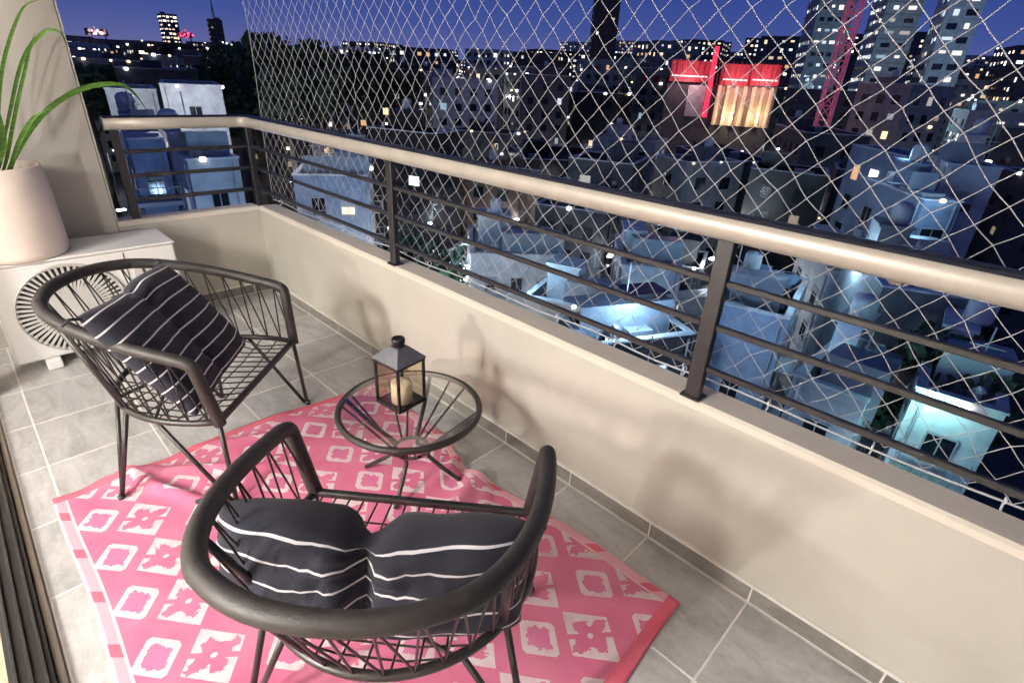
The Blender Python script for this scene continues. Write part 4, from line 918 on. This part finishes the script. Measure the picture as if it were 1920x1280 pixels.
# pink glowing signs on the left skyline
for (px, py, s, nm, c) in ((180, 58, 5.5, 'rosy white glowing rooftop sign at the far left skyline', (1.0, .55, .62)), (346, 64, 4.2, 'crimson glowing rooftop sign beside the lit left tower', (1.0, .08, .22))):
    p = at_dist(px, py, 430); t = thing('rooftop_sign', nm, 'sign', (p.x, p.y, p.z), atan2(p.y-CAM.y, p.x-CAM.x)-pi/2)
    rs_ = random.Random(int(px)); g_ = [mat('sign_glow', (.4,.2,.25), .4, emit=c, es=e_) for e_ in (.35, .9, 2.4)]
    b = MB(); b.box((-s, .3, -s*.45), (s, .5, s*.2)); b.build('sign_panel', WALLS['dark grey'], t)
    for _ in range(22):
        r_ = rs_.uniform(.12, .34)*s*.5; b = MB(); b.lathe([(0, -r_), (r_*.7, -r_*.7), (r_, 0), (r_*.7, r_*.7), (0, r_)], 10, (rs_.gauss(0, .45)*s, rs_.uniform(-.4, .25), rs_.gauss(0, .26)*s)); b.build('lamp_globe', rs_.choice(g_), t, True)
    b = MB(); b.tube([(-s*.7, .4, -s*.45), (-s*.7, .4, GZ-p.z)], .4, 5); b.tube([(s*.7, .4, -s*.45), (s*.7, .4, GZ-p.z)], .4, 5); b.build('support', WALLS['dark grey'], t)

# --- near and middle buildings that show in the gaps of the railing
G = dict(group=None)
frame_building(1590, 1790, 540, 31, 9, 0.30, name='party_wall_block', label='block with blank dark grey party wall below the right end of the handrail', wall='grey', roof=0, windows=False, seed=31, near=True, **G)
frame_building(1345, 1500, 585, 33, 9, -0.1, name='apartment_block', label='blue grey apartment block just right of the nearest railing post', wall='blue grey', roof=1, lit=.12, seed=32, near=True, bay=2.0, ww=1.2, **G)
frame_building(1510, 1628, 512, 46, 9, 0.35, name='apartment_block', label='low block with lit pale blue end wall under the handrail', wall='white', roof=2, lit=.12, seed=33, near=True, bay=2.1, ww=1.2, **G)
frame_building(1150, 1265, 500, 36, 8, 0.15, name='apartment_block', label='white apartment block with dark windows left of the nearest railing post', wall='white', roof=1, lit=.10, seed=34, near=True, bay=1.9, ww=1.1, wh=1.3, **G)
frame_building(872, 1050, 478, 42, 9, 0.10, name='apartment_block', label='long white house with small dark windows right of the middle railing post', wall='white', roof=2, lit=.07, seed=35, near=True, bay=2.0, ww=1.0, wh=1.2, **G)
frame_building(1500, 1660, 735, 24, 6, -0.15, name='low_house', label='low house with cluttered roof terrace seen straight below the net', wall='pale grey', roof=1, lit=.2, seed=36, near=True, bay=1.9, ww=1.1, floor_h=2.8, **G)
frame_building(1690, 1880, 745, 25, 7, 0.1, name='low_house', label='low house with pale cyan lit roof terrace below the right bars', wall='white', roof=2, lit=.15, seed=37, near=True, bay=1.9, ww=1.1, floor_h=2.8, **G)
frame_building(296, 412, 160, 62, 12, 0.02, name='white_house', label='pair of flat white walls standing just above the end handrail', wall='white', roof=0, lit=.05, seed=40, near=True, clutter=False, bay=2.4, ww=1.1, wh=1.5, **G)
frame_building(196, 292, 168, 66, 10, 0.0, name='white_house', label='white house with dark base behind the arching plant leaf', wall='white', roof=0, lit=.08, seed=41, near=True, clutter=False, bay=2.4, ww=1.1, **G)
frame_building(215, 440, 132, 105, 16, 0.0, name='flat_roof_hall', label='wide dark flat roofed hall behind the white walls on the left', wall='dark grey', roof=1, lit=.22, seed=42, **G)
frame_building(232, 300, 262, 40, 7, 0.05, name='blue_house', label='violet blue house seen through the end railing bars', wall='blue grey', roof=0, lit=.15, seed=43, near=True, bay=1.9, ww=1.0, **G)
frame_building(318, 420, 300, 36, 8, 0.2, name='low_house', label='pale house with tilted white roof edge seen through the end railing', wall='pale grey', roof=2, lit=.15, seed=44, near=True, bay=1.9, ww=1.0, **G)
frame_building(560, 700, 330, 48, 10, -0.1, name='apartment_block', label='blue grey block below the handrail left of the middle post', wall='blue grey', roof=1, lit=.15, seed=45, near=True, bay=2.1, ww=1.2, **G)
frame_building(880, 940, 128, 190, 14, 0.1, name='apartment_tower', label='rosy beige lit tower block in the middle distance', wall='beige', roof=1, lit=.55, seed=46, bay=2.6, lit_pick=(2,3,5,6), **G)
frame_building(1005, 1080, 150, 175, 14, 0.1, name='office_block', label='cool white lit office block right of the rosy tower', wall='pale grey', roof=1, lit=.55, seed=47, bay=2.8, ww=2.2, lit_pick=PICK_COOL, bands=True, **G)
frame_building(1640, 1740, 296, 60, 12, 0.5, name='warehouse', label='warehouse with pale blue roof in the dark area at right', wall='blue grey', roof=2, lit=.1, seed=48, clutter=False, **G)
frame_building(1745, 1850, 310, 52, 10, 0.2, name='office_block', label='bright bluish glazed block at right between dark roofs', wall='white', roof=2, lit=.5, seed=49, near=True, bay=2.4, lit_pick=PICK_COOL, **G)
frame_building(1655, 1735, 370, 44, 9, 0.5, name='gable_block', label='dark slate blue block below the bright glazed block', wall='blue grey', roof=0, lit=.02, seed=50, near=True, **G)
frame_building(1290, 1420, 300, 80, 16, 0.4, name='dark_block', label='dark unlit block below the red roofed hall', wall='dark grey', roof=0, lit=.03, seed=51, **G)
frame_building(1470, 1600, 250, 95, 18, 0.3, name='dark_block', label='dark block with sloping light roofline below the pink mast', wall='dark grey', roof=1, lit=.05, seed=52, **G)
frame_building(960, 1120, 300, 85, 18, 0.2, name='dark_block', label='dark block below the cool lit office', wall='black', roof=0, lit=.03, seed=53, **G)

# --- the rest of the city, ring after ring
def sky_el(az):                                              # how high the skyline stands, left (far, low) to right
    return 0.018 + 0.062*max(0, min(1, (176-az)/84))**1.2
ring_d = [22, 28, 36, 45, 56, 70, 87, 108, 135, 168, 212, 270, 350, 460, 620, 840]
ring_w = [5.5, 6.5, 7, 7.5, 8, 9, 10, 11.5, 13, 15, 18, 22, 28, 36, 46, 60]
LANDMARKS = [(180, 'the rosy rooftop sign'), (312, 'the lit left tower'), (400, 'the antenna tower'), (500, 'the corner trees'), (730, 'the middle railing post'), (910, 'the rosy beige block'),
             (1040, 'the cool lit office'), (1150, 'the slim brown tower'), (1360, 'the red roofed hall'), (1570, 'the pink mast'), (1760, 'the grey banded tower'), (1885, 'the right edge tower')]
seed = 100
for ri, (D, wd) in enumerate(zip(ring_d, ring_w)):
    az = 86.0 + RNG.uniform(0, 4)
    while az < 181:
        step = math.degrees(wd*1.22/D); a = radians(az + RNG.uniform(-.2, .2)*step); dd = D*RNG.uniform(.93, 1.07)
        x, y = CAM.x+dd*cos(a), CAM.y+dd*sin(a); w = wd*RNG.uniform(.75, 1.1); d_ = wd*RNG.uniform(.6, 1.0)
        az_now = az; az += step
        if y < 6 and x > -8: continue
        if D < 100 and az_now > 147: continue
        if not free(x, y, max(w, d_)*0.5): continue
        if D < 60: zt = RNG.uniform(-17.5, -10)
        elif D < 130: zt = min(CAM.z+dd*tan(radians(RNG.uniform(-9.5, -3.2))), -3) 
        elif D < 300: zt = CAM.z+dd*(sky_el(az_now)*RNG.uniform(-.2, .62) - 0.012)
        else: zt = CAM.z+dd*sky_el(az_now)*RNG.choice((.2, .5, .7, .8, .9, 1.1))
        zt = max(zt, -16)
        wall = RNG.choice(('white','pale grey','grey','dark grey','dark grey','blue grey','black')) if D < 60 else RNG.choice(('dark grey','dark grey','grey','brown','black','pale grey','dark grey'))
        band = 'near' if D < 60 else ('middle distance' if D < 200 else 'far')
        seed += 1; lit = RNG.choice((.08,.15,.25)) if D < 60 else (RNG.choice((.05,.10,.16,.3)) if D < 230 else RNG.choice((.35,.5,.7)))
        lt = 'mostly dark' if lit < .15 else 'many lit'
        vx = Vector((x, y, zt))-CAM; px_ = 960+FPX*vx.dot(_r)/max(.1, vx.dot(_d))
        lm = min(LANDMARKS, key=lambda q: abs(q[0]-px_)); side = 'beside' if abs(lm[0]-px_) < 25 else ('left of' if px_ < lm[0] else 'right of')
        where = 'low near' if band == 'near' else ('midway' if band == 'middle distance' else 'far skyline')
        tall_ = 'tall' if zt > (-13.5 if D < 60 else (-4.5 if D < 200 else 4.0)) else 'squat'
        lab = f'{where} {tall_} {wall} building with {lt} windows {side} {lm[1]}'
        building('city_building', lab, lab, x, y, w, d_, zt, radians(RNG.choice((20, 22, 18, 64))), wall=wall, roof=RNG.choice((0,0,0,1,2,3)) if D < 130 else 0, lit=lit, seed=seed,
                 bay=1.8 if D < 60 else (2.8 if D < 300 else 4.0), floor_h=2.7 if D < 60 else 2.9 if D < 300 else 3.8, ww=1.0 if D < 60 else (1.4 if D < 300 else 2.2), wh=1.4 if D < 300 else 1.9, near=(D < 55), clutter=D < 200, lit_pick=None if D < 230 else (2, 3, 5, 6, 6, 8, 9, 9, 11))

frame_building(1085, 1215, 112, 205, 16, 0.2, name='dark_block', label='dark block standing in front of the slim brown tower', group=None, wall='grey', roof=0, lit=.16, seed=61)
frame_building(1180, 1260, 128, 160, 14, 0.3, name='dark_block', label='dark block just left of the red roofed hall', group=None, wall='dark grey', roof=0, lit=.14, seed=62)

for k, (px, py, D_, w_) in enumerate(((150, 92, 210, 22), (205, 100, 170, 26), (262, 84, 240, 24), (300, 104, 150, 20), (345, 92, 200, 22), (372, 106, 140, 16), (418, 96, 170, 16), (452, 84, 260, 26), (235, 116, 128, 18))):
    frame_building(px-w_, px+w_, py, D_, 12, (k % 3-1)*.25, name='small_block', label=('small block sprinkled with white lights on the left horizon, ' + ('far left', 'second from left', 'third from left', 'below the lit tower', 'below the crimson sign', 'below the antenna tower', 'right of the antenna tower', 'beside the corner trees', 'just above the flat roofed hall')[k]),
                   group=None, wall=('grey', 'dark grey', 'brown')[k % 3], roof=1, lit=.55, clutter=False, seed=300+k, floor_h=2.9, bay=2.6, ww=1.5, wh=1.2, lit_pick=PICK_COOL)
# --- trees
m_fol = mat('night_foliage', (0.045, 0.075, 0.035), 0.7, noise=0.5, nscale=0.6, rnd=0.25); m_trunk = mat('bark', (0.06, 0.045, 0.035), 0.9, noise=0.3, nscale=3)
def crown_mesh(seed, n, sx, sz):
    rr = random.Random(seed); b = MB(); blobs = []
    for _ in range(11):
        a = rr.uniform(0, 6.28); r_ = sx*sqrt(rr.random())*.75; blobs.append((r_*cos(a), r_*sin(a), rr.uniform(-.7, .8)*sz, rr.uniform(.28, .5)*sx))
    for _ in range(n):
        bx, by, bz, br = rr.choice(blobs); v = Vector((rr.gauss(0,1), rr.gauss(0,1), rr.gauss(0,1))).normalized()*br*rr.uniform(.55, 1.05)
        c = Vector((bx, by, bz))+Vector((v.x, v.y, v.z*.8)); s = rr.uniform(.10, .26)*sx*.42
        nn = (v.normalized()+Vector((rr.gauss(0,.6), rr.gauss(0,.6), rr.gauss(0,.6)))).normalized(); u = nn.orthogonal().normalized(); w = nn.cross(u)
        b.face([c-u*s-w*s*.4, c+u*s*.2-w*s*.7, c+u*s+w*s*.3, c-u*s*.3+w*s*.8])
    return b.mesh('crown', m_fol)
crowns = [crown_mesh(k, 1500, 3.6, 3.2) for k in range(3)]
tb = MB(); tb.tube([(0,0,0), (.1,.05,4), (-.1,.1,9), (.1,0,13)], [.42, .34, .26, .08], 8); tb.tube([(0,.1,7), (1.2,.6,9.6), (1.9,1.0,11)], [.18,.12,.05], 6); tb.tube([(0,.1,8), (-1.1,-.8,10.4), (-1.7,-1.2,12)], [.17,.11,.05], 6)
trunk_me = tb.mesh('trunk', m_trunk, True)
def tree(x, y, ztop, s, k, label, group):
    t = thing('tree', label, 'tree', (x, y, GZ), RNG.uniform(0, 6), group)
    H = ztop-GZ; tr = link('trunk', trunk_me, t); tr.scale = (s, s, max(.2, (H-2.6*s)/13))
    c = link('crown', crowns[k], t, (0, 0, H-3.4*s)); c.scale = (s, s, s)
for i, (px, py, D, s) in enumerate(((440, 100, 92, 1.5), (466, 72, 96, 1.7), (500, 66, 88, 1.6), (532, 58, 84, 1.6), (556, 78, 92, 1.5), (480, 118, 78, 1.4), (545, 120, 74, 1.4), (590, 92, 100, 1.6), (622, 78, 108, 1.7), (655, 98, 112, 1.6), (690, 92, 118, 1.6), (735, 104, 124, 1.6), (140, 112, 110, 1.5), (178, 118, 116, 1.4), (398, 124, 100, 1.2))):
    p = at_dist(px, py, D); tree(p.x, p.y, p.z, s, i % 3, 'tall dark leafy tree ' + ('beyond the end of the railing' if i < 7 else ('behind the fine part of the net' if i < 12 else 'at the far left beside the pier')), 'dark trees ' + ('beyond the railing corner' if i < 7 else ('behind the net' if i < 12 else 'at the far left')))
gp = at_dist(1850, 612, 30); tree(gp.x, gp.y, gp.z, .95, 1, 'green floodlit tree at the right edge below the handrail', None)
gp2 = at_dist(800, 420, 34); tree(gp2.x, gp2.y, gp2.z, .9, 2, 'lamp lit green tree right of the middle railing post', None)

# --- street lamps with real light
m_head = mat('lamp_lens', (.8,.8,.8), .3, emit=(.9, .95, 1.0), es=9.0); m_pole = mat('lamp_pole_paint', (.12,.12,.12), .5)
pb = MB(); pb.tube([(0,0,0), (0,0,7.6)], [.09, .06], 6); pb.tube([(0,0,7.6), (.5,0,8.0), (1.3,0,8.1)], .05, 5); pole_me = pb.mesh('pole', m_pole, True)
hb = MB(); hb.bevbox((0.95, -.24, 7.92), (1.85, .24, 8.10), .05); hd_me = hb.mesh('lamp_head', m_head)
def street_lamp(x, y, rz, z=GZ):
    t = thing('street_lamp', 'street lamp with glowing white head in the dark streets below', 'street lamp', (x, y, z), rz, 'street lamps in the city streets')
    link('pole', pole_me, t); link('lamp_head', hd_me, t)
for k in range(190):
    D = RNG.uniform(24, 260); a = radians(RNG.uniform(92, 178)); x, y = CAM.x+D*cos(a), CAM.y+D*sin(a)
    if free(x, y, 1.0) and y > 8:
        rz_ = RNG.uniform(0, 6); street_lamp(x, y, rz_)
        if D < 170:
            l = bpy.data.lights.new('street_lamp_light', 'POINT'); l.energy = RNG.uniform(450, 1100); l.color = RNG.choice(((.7,.85,1), (.8,.92,1), (.7,.85,1), (1,.72,.42))); l.shadow_soft_size = .15
            o = bpy.data.objects.new('street_lamp_light', l); o.location = (x+1.4*cos(rz_), y+1.4*sin(rz_), GZ+7.8); COL.objects.link(o)
# added point lights without fixtures, brightening courts, white houses and towers
for (px, py, D, zz, pw_, c) in ((1700, 700, 21, -13, 480, (.75, .92, 1)), (1570, 560, 36, -7, 1400, (.65, .85, 1)), (1200, 600, 27, -9, 1300, (.62, .78, 1)), (960, 540, 33, -9, 1500, (.62, .80, 1)),
                                (1420, 660, 25, -10, 700, (.50, .68, 1)), (1800, 640, 24, -9, 330, (.55, 1, .85)), (640, 360, 38, -8, 1100, (.6, .75, 1)), (350, 300, 28, -8, 900, (.62, .75, 1)),
                                (330, 200, 50, -1, 4200, (1.45, 1.06, 1)), (240, 190, 54, -2, 1500, (1.3, 1.05, 1)), (1760, 330, 42, -4, 450, (.6, .8, 1)), (260, 300, 30, -9, 600, (.5, .5, 1)), (1690, 120, 165, 6, 9000, (.8, .95, 1)), (1810, 140, 170, 4, 9000, (.8, .95, 1)), (1560, 130, 160, 2, 6000, (.85, .95, 1)), (1040, 170, 140, -3, 5000, (.8,.9,1)), (900, 160, 150, -3, 4000, (1,.8,.7)), (810, 470, 29, -11, 500, (.7, 1, .85)), (1680, 330, 50, -2, 200, (.6,.75,1))):
    p = at_dist(px, py, D); l = bpy.data.lights.new('facade_fill_light', 'POINT'); l.energy = pw_*0.7; l.color = (c[0]*.62, c[1]*.86, c[2]); l.shadow_soft_size = .25
    o = bpy.data.objects.new('facade_fill_light', l); o.location = (p.x, p.y, zz); COL.objects.link(o)
